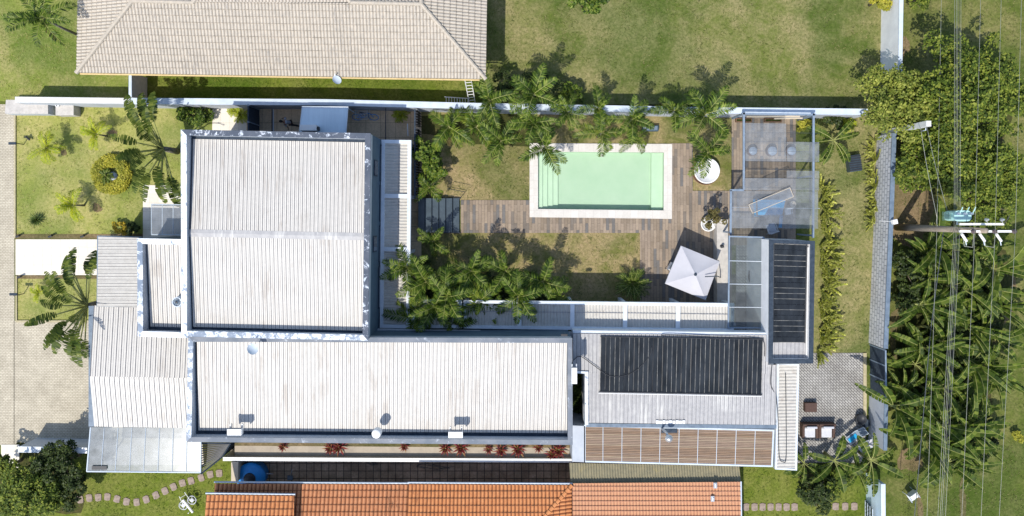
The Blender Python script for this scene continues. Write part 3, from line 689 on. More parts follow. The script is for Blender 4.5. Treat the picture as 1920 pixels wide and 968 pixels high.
# strip roof at the east edge
sq = [P(1457, 683, 3.1), P(1498, 683, 3.1), P(1494, 882, 3.1), P(1453, 880, 3.1)]
mb = MB(); ring(mb, sq, inset(sq, .12, .12, .03, .1), 2.85, 3.14); mb.build('fascia', MT['white_beam'], t)
pl = [Vector((v.x, v.y, 3.06 + (0 if i in (1, 2) else .06))) for i, v in enumerate(inset(sq, .12, .12, .03, .1))]
sheet(pl, (1, 0), 'wave', .21, .05, 'roof', [MT['cream_metal_roof']], t)
mb = MB(); mb.prism(inset(sq, .1, .8, .05, .1), 0, 2.8); mb.build('wall', MT['house_shade_blue'], t)
# tower block
ZT = 4.5
tq = [P(1442, 449, ZT), P(1528, 452, ZT), P(1525, 682, ZT), P(1441, 682, ZT)]
mb = MB(); mb.prism(inset(tq, .03), 0, ZT - .5); mb.build('wall', MT['bright_plaster'], t)
tqi = inset(tq, .26, .26, .2, .26)
mb = MB(); ring(mb, inset(tq, .03), tqi, ZT - .5, ZT - .05); mb.build('parapet', MT['bright_plaster'], t)
mb = MB(); ring(mb, tq, inset(tq, .28, .28, .22, .28), ZT - .05, ZT); mb.build('parapet_cap', MT['dark_frame'], t)
pl = [Vector((v.x, v.y, ZT - .4 + .15 * (1 if i in (0, 1) else 0))) for i, v in enumerate(tqi)]
sheet(pl, (0, -1), 'trap', .25, .03, 'roof', [MT['grey_metal_roof'], MT['roof_groove']], t)
mb = MB(); a, b = Q(tqi, .965, .03), Q(tqi, .965, .97); mb.tube([Vector((a.x, a.y, ZT - .18)), Vector((b.x, b.y, ZT - .24))], .035, 6); mb.build('pipe', MT['white'], t)

# solar pool heaters: black mats made of strips
def heater(label, q, zf, n, along, dim):
    t = thing('solar_heater', label, 'solar heater', Vector((q[0].x, q[0].y, q[0].z)), 'black solar heater mats')
    for k in range(n):
        a, b = k / n, (k + 1) / n; g = .035 / n * n * 0 + .05 / n
        mb = MB()
        c = [Q(q, a + g, 0), Q(q, b - g, 0), Q(q, b - g, 1), Q(q, a + g, 1)] if along == 'x' else [Q(q, 0, a + g), Q(q, 1, a + g), Q(q, 1, b - g), Q(q, 0, b - g)]
        m = [v + Vector((0, 0, .03)) for v in c]
        mb.face(list(reversed(m)))
        for i in range(4): mb.face([c[i], c[(i + 1) % 4], m[(i + 1) % 4], m[i]])
        mb.build('absorber_strip', MT['solar'], t)
    mb = MB()
    for k in range(n + 1):
        f = k / n
        a, b = (Q(q, f, 0), Q(q, f, 1)) if along == 'x' else (Q(q, 0, f), Q(q, 1, f))
        if k % 2 == 0 or k % 3 == 0: mb.tube([a + Vector((0, 0, .02)), b + Vector((0, 0, .02))], .017, 4)
    mb.build('fixing_strip', MT['solar_rib'], t)
    for e in (0, 1):
        mb = MB()
        a, b = (Q(q, -.005, e), Q(q, 1.005, e)) if along == 'x' else (Q(q, e, -.005), Q(q, e, 1.005))
        mb.tube([a + Vector((0, 0, .04)), b + Vector((0, 0, .04))], .04, 8); mb.build('header_pipe', MT['black'], t)
    return t
def onroof(px, py): # point just above the annex roof
    y0 = P(0, 797, ZX).y; z = ZX
    for _ in range(3):
        p = P(px, py, z); z = ZX + .05 + (p.y - y0) * .06
    return P(px, py, z)
hq = [onroof(1127, 631), onroof(1430, 636), onroof(1427, 740), onroof(1125, 734)]
heater('wide black solar heater mat lying on the weathered grey annex roof', hq, 0, 34, 'x', 0)
mb = MB(); a, b = Q(hq, -.01, 1.03), Q(hq, 1.0, 1.03); mb.tube([a + Vector((0, 0, .03)), b + Vector((0, 0, .03))], .03, 6); o = mb.build('return_pipe', MT['white'], [c for c in bpy.data.objects if c.name.startswith('solar_heater')][0])
z0 = ZT - .28
tq2 = [Q(tqi, .04, .01, z0 + .1), Q(tqi, .92, .01, z0 + .1), Q(tqi, .92, .86, z0 - .03), Q(tqi, .04, .86, z0 - .03)]
heater('narrow black solar heater mat inside the dark parapet of the tall annex block', tq2, 0, 18, 'y', 0)
# hoses on the annex roof
def hose(label, pts, r=.025, m='black'):
    pts = [Vector(p) for p in pts]; out = []
    for i in range(len(pts) - 1):
        p0 = pts[max(i - 1, 0)]; p1 = pts[i]; p2 = pts[i + 1]; p3 = pts[min(i + 2, len(pts) - 1)]
        for s in range(5):
            u = s / 5; out.append(0.5 * ((2 * p1) + (-p0 + p2) * u + (2 * p0 - 5 * p1 + 4 * p2 - p3) * u * u + (-p0 + 3 * p1 - 3 * p2 + p3) * u ** 3))
    out.append(pts[-1]); mb = MB(); mb.tube(out, r, 6); o = mb.build('hose', MT[m], None, True, loc=pts[0].copy())
    return tag(o, label, 'hose', 'hoses on the annex roof')
U = Vector((0, 0, .06))
hose('black hose curving from the white box across the solar mat', [onroof(1074, 676) + U, onroof(1088, 668) + U, onroof(1112, 684) + U, onroof(1145, 705) + U, onroof(1185, 699) + U, onroof(1216, 670) + U, onroof(1222, 650) + U])
hose('black hose running along the top edge of the wide solar mat', [onroof(1240, 632) + U, onroof(1250, 628) + U, onroof(1330, 631) + U, onroof(1410, 634) + U, onroof(1431, 640) + U, onroof(1433, 668) + U])
hose('black hose looping down the cream strip roof', [onroof(1447, 684) + U, P(1445, 720, 3.9), P(1455, 745, 3.7), P(1459, 790, 3.3), P(1461, 855, 3.25), P(1468, 866, 3.25), P(1474, 858, 3.25), P(1474, 780, 3.25), P(1473, 700, 3.25)])
# bamboo slatted pergola
t = thing('slatted_pergola', 'pergola of brown wooden slats with thin white bars south of the annex', 'pergola', P(1270, 838, 0))
ZS = 3.2
sq = [P(1095, 797, ZS), P(1452, 806, ZS), P(1449, 876, ZS), P(1095, 867, ZS)]
rr = random.Random(2)
for k in range(22):
    v = (k + .5) / 22; mb = MB(); h = .41 / 22; dz = rr.uniform(-.006, .006)
    mb.prism([Q(sq, .008, v - h), Q(sq, .992, v - h), Q(sq, .992, v + h), Q(sq, .008, v + h)], ZS - .08 + dz, ZS - .03 + dz)
    mb.build('slat', MT[('slat', 'slat_b', 'slat', 'slat_c')[rr.randrange(4)]], t)
mb = MB(); ring(mb, sq, inset(sq, .1), ZS - .16, ZS); mb.build('frame', MT['cap_light'], t)
for k in range(1, 10):
    mb = MB(); u = k / 10; e = .0012; mb.prism([Q(sq, u - e, .02), Q(sq, u + e, .02), Q(sq, u + e, .98), Q(sq, u - e, .98)], ZS - .06, ZS + .012); mb.build('bar', MT['cap_light'], t)
for (u, v) in ((.01, .95), (.5, .95), (.99, .95)):
    c = Q(sq, u, v); mb = MB(); mb.tube([Vector((c.x, c.y, 0)), Vector((c.x, c.y, ZS - .16))], .05, 6); mb.build('post', MT['cap_light'], t)

# glass-roofed patio west of the tower
t = thing('glass_roofed_patio', 'dark glass lean-to roof with thin white bars beside the tall annex block', 'patio roof', P(1400, 530, 0))
pq = [P(1366, 442, 3.0), P(1433, 444, 3.0), P(1432, 616, 3.0), P(1364, 616, 3.0)]
mb = MB(); mb.face(list(reversed(pq))); mb.build('glazing', MT['glass_dark'], t)
mb = MB(); ring(mb, pq, inset(pq, .09), 2.96, 3.05); mb.build('frame', MT['blue_frame'], t)
for v in (.27, .52, .77):
    a, b = Q(pq, .03, v), Q(pq, .97, v); mb = MB(); mb.tube([a + Vector((0, 0, .03)), b + Vector((0, 0, .03))], .022, 4); mb.build('glazing_bar', MT['white_beam'], t)
t2 = thing('patio_wall', 'low white plastered wall between the deck and the glass roofed patio', 'wall', P(1355, 500, 0))
mb = MB(); mb.prism([P(1344, 411, .95), P(1365, 412, .95), P(1365, 570, .95), P(1345, 570, .95)], 0, .95); mb.build('wall_body', MT['concrete'], t2)

# ------------------------------------------------------------------ neighbour's tiled house to the north
t = thing('tiled_house', 'neighbouring house with a pale beige hipped clay tile roof', 'house', P(530, 20, 0))
zE = 3.4; s = .34
swc, sec = P(144, 137, zE), P(911, 149, zE)
ed = (sec - swc); ed.z = 0; ed.normalize(); nrm = Vector((-ed.y, ed.x, 0))
def onslope(px, py):   # point on the south slope seen at a pixel
    z = zE
    for _ in range(12):
        p = P(px, py, z); z = zE + s * (p - swc).dot(nrm)
    return P(px, py, z)
A, B = onslope(249, 2), onslope(790, 8)
N1, N2, N3, N4 = onslope(362, 5), onslope(658, 5), onslope(620, -40), onslope(400, -40)
BT = [MT['beige_tile'], MT['joint_beige']]
dS = (-nrm.x, -nrm.y)
sheet([swc, sec, B, A], dS, 'barrel', .205, .05, 'roof', BT, t, course=.40, lift=.035, smooth=False)
def up(p, w): return p + nrm * w
sheet([N1, N2, N3, N4], dS, 'barrel', .205, .05, 'roof', BT, t, course=.40, lift=.035)
# hip ends: west and east slopes
nw = swc + nrm * 14; ne = sec + nrm * 14
ap = lambda q: q
wA = A + nrm * 6.0; eB = B + nrm * 6.0
sheet([swc, A, wA, nw], (-ed.x, -ed.y), 'barrel', .205, .05, 'roof', BT, t, course=.40, lift=.035)
sheet([sec, ne, eB, B], (ed.x, ed.y), 'barrel', .205, .05, 'roof', BT, t, course=.40, lift=.035)
def drop_n(p, w, k=.34): return p + nrm * w - Vector((0, 0, w * k))
sheet([A, N1, drop_n(N1, 2.5), drop_n(A, 2.5)], (nrm.x, nrm.y), 'barrel', .205, .05, 'roof', BT, t, course=.40, lift=.035)
sheet([N2, B, drop_n(B, 2.5), drop_n(N2, 2.5)], (nrm.x, nrm.y), 'barrel', .205, .05, 'roof', BT, t, course=.40, lift=.035)
for a, b in ((swc, A), (sec, B), (A, N1), (N2, B), (N1, N4), (N2, N3), (A, wA), (B, eB)):
    mb = MB(); L = (b - a).length; n = int(L / .42); 
    for i in range(n):
        p, q = a.lerp(b, i / n), a.lerp(b, (i + 1.12) / n)
        mb.tube([p + Vector((0, 0, .06)), q + Vector((0, 0, .045))], [.14, .105], 8)
    mb.build('ridge_cap', MT['beige_ridge'], t)
mb = MB(); mb.prism([swc + ed * .8 + nrm * .8, sec - ed * .8 + nrm * .8, ne - ed * .8, nw + ed * .8], 0, 3.2); mb.build('wall', MT['wall_beige'], t)
mb = MB(); mb.tube([swc - nrm * .04 + ed * .2 - Vector((0, 0, .03)), sec - nrm * .04 - ed * .4 - Vector((0, 0, .03))], .055, 6); mb.build('gutter', MT['gutter_yellow'], t)

# ------------------------------------------------------------------ orange roofed houses to the south
def orange(label, pts_px, z0, sl, period, course, mat, amp, group='orange roofs to the south', gutter=True, ext=9.0, name='orange_roof_house', lift=.03, hip=None):
    (x0, y0), (x1, y1), (x2, y2), (x3, y3) = pts_px
    t = thing(name, label, 'house', P((x0 + x1) / 2, y0 + 40, 0), group)
    a, b = P(x0, y0, z0), P(x1, y1, z0)
    def os(px, py):
        z = z0
        for _ in range(12):
            p = P(px, py, z); z = z0 + sl * (a.y - p.y)
        return P(px, py, z)
    c, d = os(x2, y2), os(x3, y3)
    sheet([a, b, c, d], (0, 1), 'barrel', period, amp, 'roof', [MT[mat], MT['joint_salmon' if 'salmon' in mat else 'joint_orange']], t, course=course, lift=lift)
    mb = MB(); mb.prism([Vector((a.x + .3, a.y - 1.5, 0)), Vector((b.x - .3, b.y - 1.5, 0)), Vector((b.x - .3, b.y - ext, 0)), Vector((a.x + .3, a.y - ext, 0))], 0, z0 - .15); mb.build('wall', MT['wall_beige'], t)
    if gutter:
        mb = MB(); mb.tube([a + Vector((-.05, .06, -.02)), b + Vector((.05, .06, -.02))], .06, 6); mb.build('gutter', MT['cap_light'] if gutter is True else MT['blue_frame'], t)
    return t, a, b, c, d, os
orange('small raised roof of clean orange tiles with a pale gutter, leftmost orange roof', [(387, 927), (552, 929), (551, 1140), (374, 1140)], 3.9, .3, .27, .42, 'orange_clean', .07)
orange('orange clay roof with black streaks, partly under the small raised orange roof', [(403, 906), (765, 908), (765, 1140), (388, 1140)], 3.1, .32, .26, .42, 'orange_tile', .07)
t, a, b, c, d, os_ = orange('bright orange clay roof with a hip, in the middle of the row', [(766, 907), (1072, 909), (1000, 992), (762, 992)], 3.2, .32, .24, .42, 'orange_clean', .07)
e = os_(1000, 992); f = Vector((b.x, e.y, b.z))
sheet([b, f, e], (1, 0), 'barrel', .24, .07, 'roof', [MT['orange_clean'], MT['joint_orange']], t, course=.42, lift=.03)
mb = MB(); n = 12
for i in range(n):
    p, q = b.lerp(e, i / n), b.lerp(e, (i + 1.12) / n); mb.tube([p + Vector((0, 0, .07)), q + Vector((0, 0, .05))], [.14, .11], 8)
mb.build('ridge_cap', MT['orange_clean'], t)
t, a, b, c, d, os_ = orange('pale salmon tiled roof at the right end of the orange row', [(1073, 906), (1388, 903), (1390, 1140), (1074, 1140)], 3.2, .2, .20, .29, 'salmon_tile', .035, gutter=False, lift=.05)
for (px, py) in ((1340, 909), (1335, 934)):
    mb = MB(); p = os_(px, py); mb.obox(p + Vector((0, 0, .12)), .22, .35, .08); mb.obox(p + Vector((.05, 0, .15)), .1, .2, .1); mb.build('roof_vent', MT['steel'], t)
mb = MB(); mb.tube([b + Vector((.04, 0, 0)), c + Vector((.04, 0, 0))], .06, 6); mb.build('verge', MT['cap_light'], t)
t = thing('corrugated_lean_to', 'mossy yellow-brown corrugated sheet roof between the slatted pergola and the salmon roof', 'shed roof', P(1225, 890, 0))
pts = [P(1067, 868, 2.6), P(1385, 873, 2.6), P(1389, 905, 2.95), P(1070, 911, 2.95)]
sheet(pts, (0, 1), 'wave', .17, .055, 'roof', [MT['fibre_roof']], t)
mb = MB(); mb.prism([P(1075, 885, 2.4), P(1380, 885, 2.4), P(1380, 900, 2.4), P(1075, 900, 2.4)], 0, 2.4); mb.build('wall', MT['wall_beige'], t)

# ------------------------------------------------------------------ boundary walls
def bwall(name, label, line, h, wdt, mat, cap='cap_light', capo=.02, group='boundary walls'):
    # line: apparent centre line of the wall top
    t = thing(name, label, 'wall', P(*line[0], 0), group)
    mb = MB(); mc = MB()
    for (p, q) in zip(line[:-1], line[1:]):
        a, b = P(p[0], p[1], h), P(q[0], q[1], h); d = (b - a).normalized(); n = Vector((-d.y, d.x, 0)) * wdt / 2
        mb.prism([a + n, b + n, b - n, a - n], 0, h - .05)
        n2 = n * (1 + 2 * capo / wdt); mc.prism([a + n2, b + n2, b - n2, a - n2], h - .05, h)
    mb.build('wall_body', MT[mat], t); mc.build('coping', MT[cap], t)
    return t
bwall('boundary_wall', 'long grey boundary wall with pale coping between the tiled house and the courtyard', [(245, 189.5), (610, 192), (890, 199), (1330, 207), (1628, 210)], 2.1, .36, 'wall_grey')
bwall('boundary_wall', 'white garden wall between front lawn and neighbour lawn, behind the masonry bin stores', [(28, 187), (243, 189.5)], 2.0, .34, 'wall_grey', 'house_white')
bwall('boundary_wall', 'short grey wall running north from the long wall to the beige tiled roof', [(244, 135), (244, 182)], 2.1, .15, 'concrete')
bwall('boundary_wall', 'low white wall along the red cordyline planter south of the long roof', [(418, 861), (700, 862.5), (1074, 864)], 1.6, .2, 'wall_beige', 'white')
bwall('boundary_wall', 'patched white wall by the driveway, left of the glazed carport', [(34, 843), (163, 845)], 1.9, .34, 'wall_grey', 'flash_white')
bwall('boundary_wall', 'beige end wall left of the blue water tank', [(440, 866), (440, 903)], 1.6, .42, 'wall_beige', 'wall_beige')
bwall('boundary_wall', 'pale block wall on the east side of the yard with dark coping', [(1677, 250), (1671, 420), (1661, 654)], 2.1, .24, 'wall_block', 'cap_blue')
bwall('boundary_wall', 'white wall at the top right with blue-grey coping, beside the big tree', [(1692, -120), (1688, 135)], 2.4, .22, 'bright_plaster', 'cap_light')
bwall('boundary_wall', 'short grey wall beside the patio, half covered by banana leaves', [(1662, 748), (1660, 845)], 2.1, .2, 'wall_grey', 'cap_blue')
bwall('boundary_wall', 'blue-grey wall at the bottom right behind the shrub', [(1656, 908), (1657, 1060)], 2.1, .25, 'canopy_blue', 'cap_light')
t = thing('mesh_gate', 'dark slatted metal gate in the east wall beside the paved patio', 'gate', P(1628, 700, 0))
a, b = P(1660, 657, 2.1), P(1661, 745, 2.1)
mb = MB(); d = (b - a)
for k in range(46):
    z = .06 + k * .043; mb.prism([Vector((a.x - .02, a.y, 0)), Vector((a.x + .02, a.y, 0)), Vector((b.x + .02, b.y, 0)), Vector((b.x - .02, b.y, 0))], z, z + .034)
mb.build('slat_panel', MT['dark_frame'], t)
mb = MB()
for u in (0, .33, .66, 1):
    c = a.lerp(b, u); mb.box(c.x - .04, c.y - .04, 0, c.x + .04, c.y + .04, 2.1)
mb.prism([Vector((a.x - .04, a.y, 0)), Vector((a.x + .04, a.y, 0)), Vector((b.x + .04, b.y, 0)), Vector((b.x - .04, b.y, 0))], 2.1, 2.16); mb.build('frame', MT['blue_frame'], t)
mb = MB(); mb.prism([P(1619, 662, .1), P(1625, 662, .1), P(1625, 800, .1), P(1619, 800, .1)], 0, .1); o = mb.build('kerb', MT['stone_edge']); o['kind'] = 'structure'
# mesh fence panel at the bottom right
t = thing('mesh_fence', 'dark metal mesh panel in front of the blue-grey wall at the bottom right', 'fence', P(1622, 960, 0))
a, b = P(1624, 938, .3), P(1650, 962, 1.6)
mb = MB()
for k in range(12):
    y = P(0, 940 + k * 7, 0).y
    mb.tube([Vector((P(1622, 0, 0).x, y, .05)), Vector((P(1649, 0, 2.0).x - .2, y, 1.5))], .025, 4)
for k in range(4):
    u = k / 3; x = P(1622, 0, 0).x * (1 - u) + (P(1649, 0, 2.0).x - .2) * u
    mb.tube([Vector((x, P(0, 938, 0).y, .05 + 1.45 * u)), Vector((x, P(0, 1030, 0).y, .05 + 1.45 * u))], .03, 4)
mb.build('mesh', MT['cap_light'], t)
mb = MB(); x0 = P(1622, 0, 0).x; x1 = P(1649, 0, 2.0).x - .2
mb.face([Vector((x0, P(0, 938, 0).y, .03)), Vector((x0, P(0, 1030, 0).y, .03)), Vector((x1, P(0, 1030, 0).y, 1.47)), Vector((x1, P(0, 938, 0).y, 1.47))]); mb.build('backing', MT['step_dark'], t)

# masonry bin stores in the front garden
def store(label, q, h, mat):
    t = thing('masonry_store', label, 'bin store', Vector(((q[0].x + q[2].x) / 2, (q[0].y + q[2].y) / 2, 0)), 'masonry stores by the street')
    mb = MB(); mb.prism(q, 0, h - .06); mb.build('body', mat, t)
    mb = MB(); mb.prism(q, h - .058, h); mb.build('top_slab', MT['concrete'], t, bevel=.01); return t
store('long low masonry store with pale concrete top at the street corner', [P(10, 187, 1.0), P(89, 187.5, 1.0), P(89, 213.5, 1.0), P(8, 213, 1.0)], .95, MT['wall_grey'])
t = store('short masonry store with a pipe vent on top, right of the long one', [P(104, 193, .8), P(138, 192, .8), P(138, 216, .8), P(104, 216.5, .8)], .8, MT['concrete'])
mb = MB(); c = P(108, 198, .85); mb.lathe((c.x, c.y, .8), [(.12, 0), (.12, .12), (.085, .12), (.085, .03), (0, .03)], 14); mb.build('pipe_vent', MT['white'], t)

# dark slatted side gate between the carport and the planter
t = thing('slatted_gate', 'black slatted metal gate shelter between the glazed carport and the low white wall', 'gate', P(400, 855, 0))
o4 = [P(377, 831, 2.3), P(432, 832, 2.3), P(416, 858, 2.3), P(377, 889, 2.3)]
for k in range(13):
    u = (k + .5) / 13; a, b = o4[0].lerp(o4[3], u), o4[1].lerp(o4[2], u)
    mb = MB(); n = Vector((0, .035, 0)); mb.prism([a + n, b + n, b - n, a - n], 2.2, 2.25); mb.build('slat', MT['black'], t)
mb = MB()
for i in range(4): mb.tube([o4[i], o4[(i + 1) % 4]], .04, 4)
for p in o4: mb.tube([Vector((p.x, p.y, 0)), p], .04, 4)
mb.build('frame', MT['dark_frame'], t)
mb = MB()
for k in range(20):
    u = (k + .5) / 20; a = o4[1].lerp(o4[2], u); mb.tube([Vector((a.x, a.y, 0)), Vector((a.x, a.y, 2.2))], .022, 4)
mb.build('railing', MT['dark_frame'], t)
ground('gate_floor', [[(379, 822), (436, 822), (424, 850), (382, 872)]], .034, MT['leaf_litter'])
# ------------------------------------------------------------------ glass pergola by the east yard
t = thing('glass_pergola', 'blue-grey steel pergola with patchy glass roof panels over the deck and yard', 'pergola', P(1460, 330, 0))
ZG = 2.7
mb = MB()
def beam(px0, py0, px1, py1, r=.06, z=ZG):
    a, b = P(px0, py0, z), P(px1, py1, z); d = (b - a).normalized(); n = Vector((-d.y, d.x, 0)) * r
    mb.prism([a + n, b + n, b - n, a - n], z - .12, z)
beam(1395, 211, 1395, 355); beam(1526, 213, 1525, 446); beam(1371, 357, 1370, 440); beam(1392, 213, 1530, 215); beam(1369, 357, 1395, 357)
mb.build('frame', MT['blue_frame'], t)
for k, y in enumerate((248, 265, 283, 302, 317, 334, 352, 370, 389, 407)):
    mb = MB(); x0 = 1397 if y < 355 else 1373
    a, b = P(x0, y, ZG - .03), P(1537, y + 2, ZG - .03); mb.tube([a, b], .011, 4); mb.build('glazing_bar', MT['cap_light'] if k == 8 else MT['dark_frame'], t)
for (x0, y0, x1, y1) in ((1397, 231, 1474, 302), (1475, 266, 1536, 303), (1475, 320, 1536, 333.5), (1395, 334, 1535, 357), (1372, 358, 1534, 428)):
    mb = MB(); q = [P(x0, y0, ZG + .02), P(x1, y0 + 1, ZG + .02), P(x1, y1 + 1, ZG + .02), P(x0, y1, ZG + .02)]; mb.face(list(reversed(q))); mb.build('glass_panel', MT['glass_grey'], t)
for (px, py) in ((1396, 213), (1396, 354), (1526, 216), (1525, 330), (1525, 442), (1371, 436)):
    c = P(px, py, ZG); mb = MB(); mb.box(c.x - .05, c.y - .05, 0, c.x + .05, c.y + .05, ZG - .12); mb.build('post', MT['blue_frame'], t)
# planks stacked behind it
for i, (x0, x1, y) in enumerate(((1400, 1500, 218), (1452, 1505, 221.5))):
    mb = MB(); mb.prism([P(x0, y, 1.2), P(x1, y - 1, 1.2), P(x1, y + 1.4, 1.2), P(x0, y + 2.4, 1.2)], 1.1, 1.2)
    o = mb.build('plank', MT['wall_beige'], None, loc=P(x0, y, 1.1)); tag(o, ('long' if i == 0 else 'shorter') + ' pale plank lying along the wall end of the glass pergola', 'plank', 'planks by the wall')
def chair_like(): pass
# round wicker stools seen through the glass
def pouf(label, px, py, r):
    t = thing('round_stool', label, 'stool', P(px, py, 0), 'round stools under the pergola')
    mb = MB(); c = P(px, py, .06); mb.lathe((c.x, c.y, .06), [(r * .9, 0), (r, .08), (r, .34), (r * .92, .4), (0, .41)], 20); mb.build('seat', MT['wicker'], t, True)
    mb = MB(); mb.lathe((c.x, c.y, .47), [(r * .85, 0), (r * .88, .03), (r * .8, .07), (0, .08)], 20); mb.build('cushion', MT['blue_frame'], t, True)
pouf('dark round stool under the glass pergola, nearest the left beam', 1408, 284, .32)
pouf('dark round stool under the glass pergola, middle of the three', 1444, 284, .36)
pouf('dark round stool under the glass pergola, right of the other two', 1480, 284, .34)
# table with a blue cloth, glass sheet leaning over it
t = thing('covered_table', 'table under the glass pergola draped with a bright blue cloth', 'table', P(1440, 390, 0))
mb = MB(); q = [P(1416, 372, .8), P(1478, 373, .8), P(1470, 405, .8), P(1418, 406, .8)]; mb.prism(inset(q, .05), .70, .76); mb.build('table_top', MT['wood'], t)
for (u, v) in ((.1, .15), (.9, .15), (.1, .85), (.9, .85)):
    c = Q(q, u, v); mb = MB(); mb.box(c.x - .03, c.y - .03, .05, c.x + .03, c.y + .03, .7); mb.build('leg', MT['wood'], t)
mb = MB(); rr = random.Random(4); n = 14; g = []
for j in range(n + 1):
    row = []
    for i in range(n + 1):
        p = Q(q, i / n, j / n); e = 1 if i in (0, n) or j in (0, n) else 0
        row.append(Vector((p.x + rr.uniform(-.03, .03) * e, p.y + rr.uniform(-.03, .03) * e, .775 + rr.uniform(0, .015) - (.32 + rr.uniform(0, .2)) * e)))
    g.append(row)
for j in range(n):
    for i in range(n): mb.face([g[j + 1][i], g[j + 1][i + 1], g[j][i + 1], g[j][i]])
mb.build('cloth', MT['blue_cloth'], t, True)
mb = MB(); mb.prism([P(1462, 404, .3), P(1468, 404, .3), P(1466, 427, .3), P(1460, 427, .3)], .26, .30); o = mb.build('blue_strap', MT['blue_cloth'], None, loc=P(1463, 404, .26)); tag(o, 'narrow blue cloth strip hanging down beside the draped table', 'cloth')
t = thing('loose_glass_sheet', 'loose tilted glass sheet lying askew on top of the glass pergola', 'glass sheet', P(1445, 375, ZG))
q = [P(1404, 384, ZG + .12), P(1481, 352, ZG + .3), P(1488, 369, ZG + .28), P(1411, 400, ZG + .1)]
mb = MB(); mb.face(list(reversed(q))); mb.build('glass_panel', MT['glass_grey'], t)
mb = MB()
for i in range(4): mb.tube([q[i], q[(i + 1) % 4]], .02, 5)
mb.build('frame', MT['wall_beige'], t)
def simple_chair(label, px, py, rz, mat, frame, group=None, w=.5, name='garden_chair'):
    t = thing(name, label, 'chair', P(px, py, 0.055), group, 0)
    c = P(px, py, .055); m = Matrix.Rotation(rz, 3, 'Z')
    L = lambda x, y, z: c + m @ Vector((x, y, z))
    mb = MB(); mb.obox(L(0, 0, .43), w, w, .05, rz); mb.build('seat', mat, t, bevel=.015)
    mb = MB(); mb.obox(L(0, w / 2, .7), w, .05, .5, rz); mb.build('backrest', mat, t, bevel=.015)
    for sx in (-1, 1):
        for sy in (-1, 1):
            mb = MB(); mb.tube([L(sx * w * .45, sy * w * .45, .42), L(sx * w * .5, sy * w * .55, 0)], .02, 6); mb.build('leg', frame, t)
    for sx in (-1, 1):
        mb = MB(); mb.tube([L(sx * w * .52, -w * .45, .43), L(sx * w * .52, -w * .45, .64), L(sx * w * .52, w * .5, .64)], .018, 6); mb.build('armrest', frame, t)
    return t
simple_chair('small white square stool chair beside the blue draped table', 1473, 397, R(8), MT['white'], MT['white'], 'white chairs under the glass pergola', .42)
simple_chair('white chair below the blue draped table, half under the glass edge', 1442, 428, R(200), MT['cushion'], MT['white'], 'white chairs under the glass pergola', .6)
t = thing('clay_pot', 'round beige clay pot near the white stool under the glass', 'pot', P(1484, 383, 0))
mb = MB(); c = P(1484, 383, 0); mb.lathe((c.x, c.y, .01), [(.12, 0), (.2, .25), (.21, .3), (.17, .3), (.15, .2), (0, .2)], 16); mb.build('pot_body', MT['wall_beige'], t, True)

# ------------------------------------------------------------------ umbrella
t = thing('patio_umbrella', 'square pale grey patio umbrella turned at an angle over the deck corner', 'umbrella', P(1299, 508, .055))
zu = 2.25
cn = [P(1277, 461, zu), P(1350, 491, zu), P(1323, 563, zu), P(1247, 532, zu)]; ap_ = P(1304, 515, zu + .5)
mb = MB(); n = 10
for i in range(4):
    a, b = cn[i], cn[(i + 1) % 4]
    for k in range(n):
        for j in range(n):
            def pt(k, j):
                s_ = j / n; e = a.lerp(b, k / n); sag = -.05 * math.sin(math.pi * k / n) * s_ ** 2 * 1.2 - .06 * math.sin(math.pi * s_) * math.sin(math.pi * k / n)
                return ap_.lerp(e, s_) + Vector((0, 0, sag))
            if j == 0: mb.face([pt(k, 1), pt(k + 1, 1), ap_][::-1])
            else: mb.face([pt(k, j), pt(k, j + 1), pt(k + 1, j + 1), pt(k + 1, j)])
    for k in range(n):
        p0, p1 = a.lerp(b, k / n) + Vector((0, 0, -.06 * math.sin(math.pi * k / n))), a.lerp(b, (k + 1) / n) + Vector((0, 0, -.06 * math.sin(math.pi * (k + 1) / n)))
        mb.face([p0, p0 - Vector((0, 0, .12)), p1 - Vector((0, 0, .12)), p1])
mb.build('canopy', MT['cloth_grey'], t)
mb = MB(); mb.lathe(ap_ + Vector((0, 0, -.02)), [(.10, 0), (.10, .03), (.04, .05), (.04, .1), (0, .11)], 12); mb.build('finial', MT['dark_frame'], t)
for c in cn:
    mb = MB(); mb.tube([ap_ - Vector((0, 0, .06)), c - Vector((0, 0, .03))], .012, 5); mb.build('rib', MT['dark_frame'], t)
mb = MB(); mb.tube([P(1322, 519, zu + .42), P(1345, 518, zu + .35), P(1350, 520, 1.6), P(1352, 521, .1)], .03, 8); mb.build('mast', MT['dark_frame'], t, True)
mb = MB(); c = P(1347, 521, .1); mb.obox((c.x, c.y, .1), .7, .7, .08, R(20)); mb.build('base', MT['dark_frame'], t, bevel=.02)
t = simple_chair('white sling chair poking out from under the left side of the umbrella', 1258, 501, R(60), MT['white'], MT['dark_frame'], None, .55)
t = thing('patio_table', 'small dark table under the umbrella', 'table', P(1290, 520, .055))
c = P(1290, 520, .055); mb = MB(); mb.lathe((c.x, c.y, .72), [(.42, 0), (.42, .04), (0, .04)], 24); mb.build('table_top', MT['dark_frame'], t)
mb = MB(); mb.lathe((c.x, c.y, .056), [(.22, 0), (.2, .03), (.04, .05), (.04, .66)], 14); mb.build('pedestal', MT['dark_frame'], t)

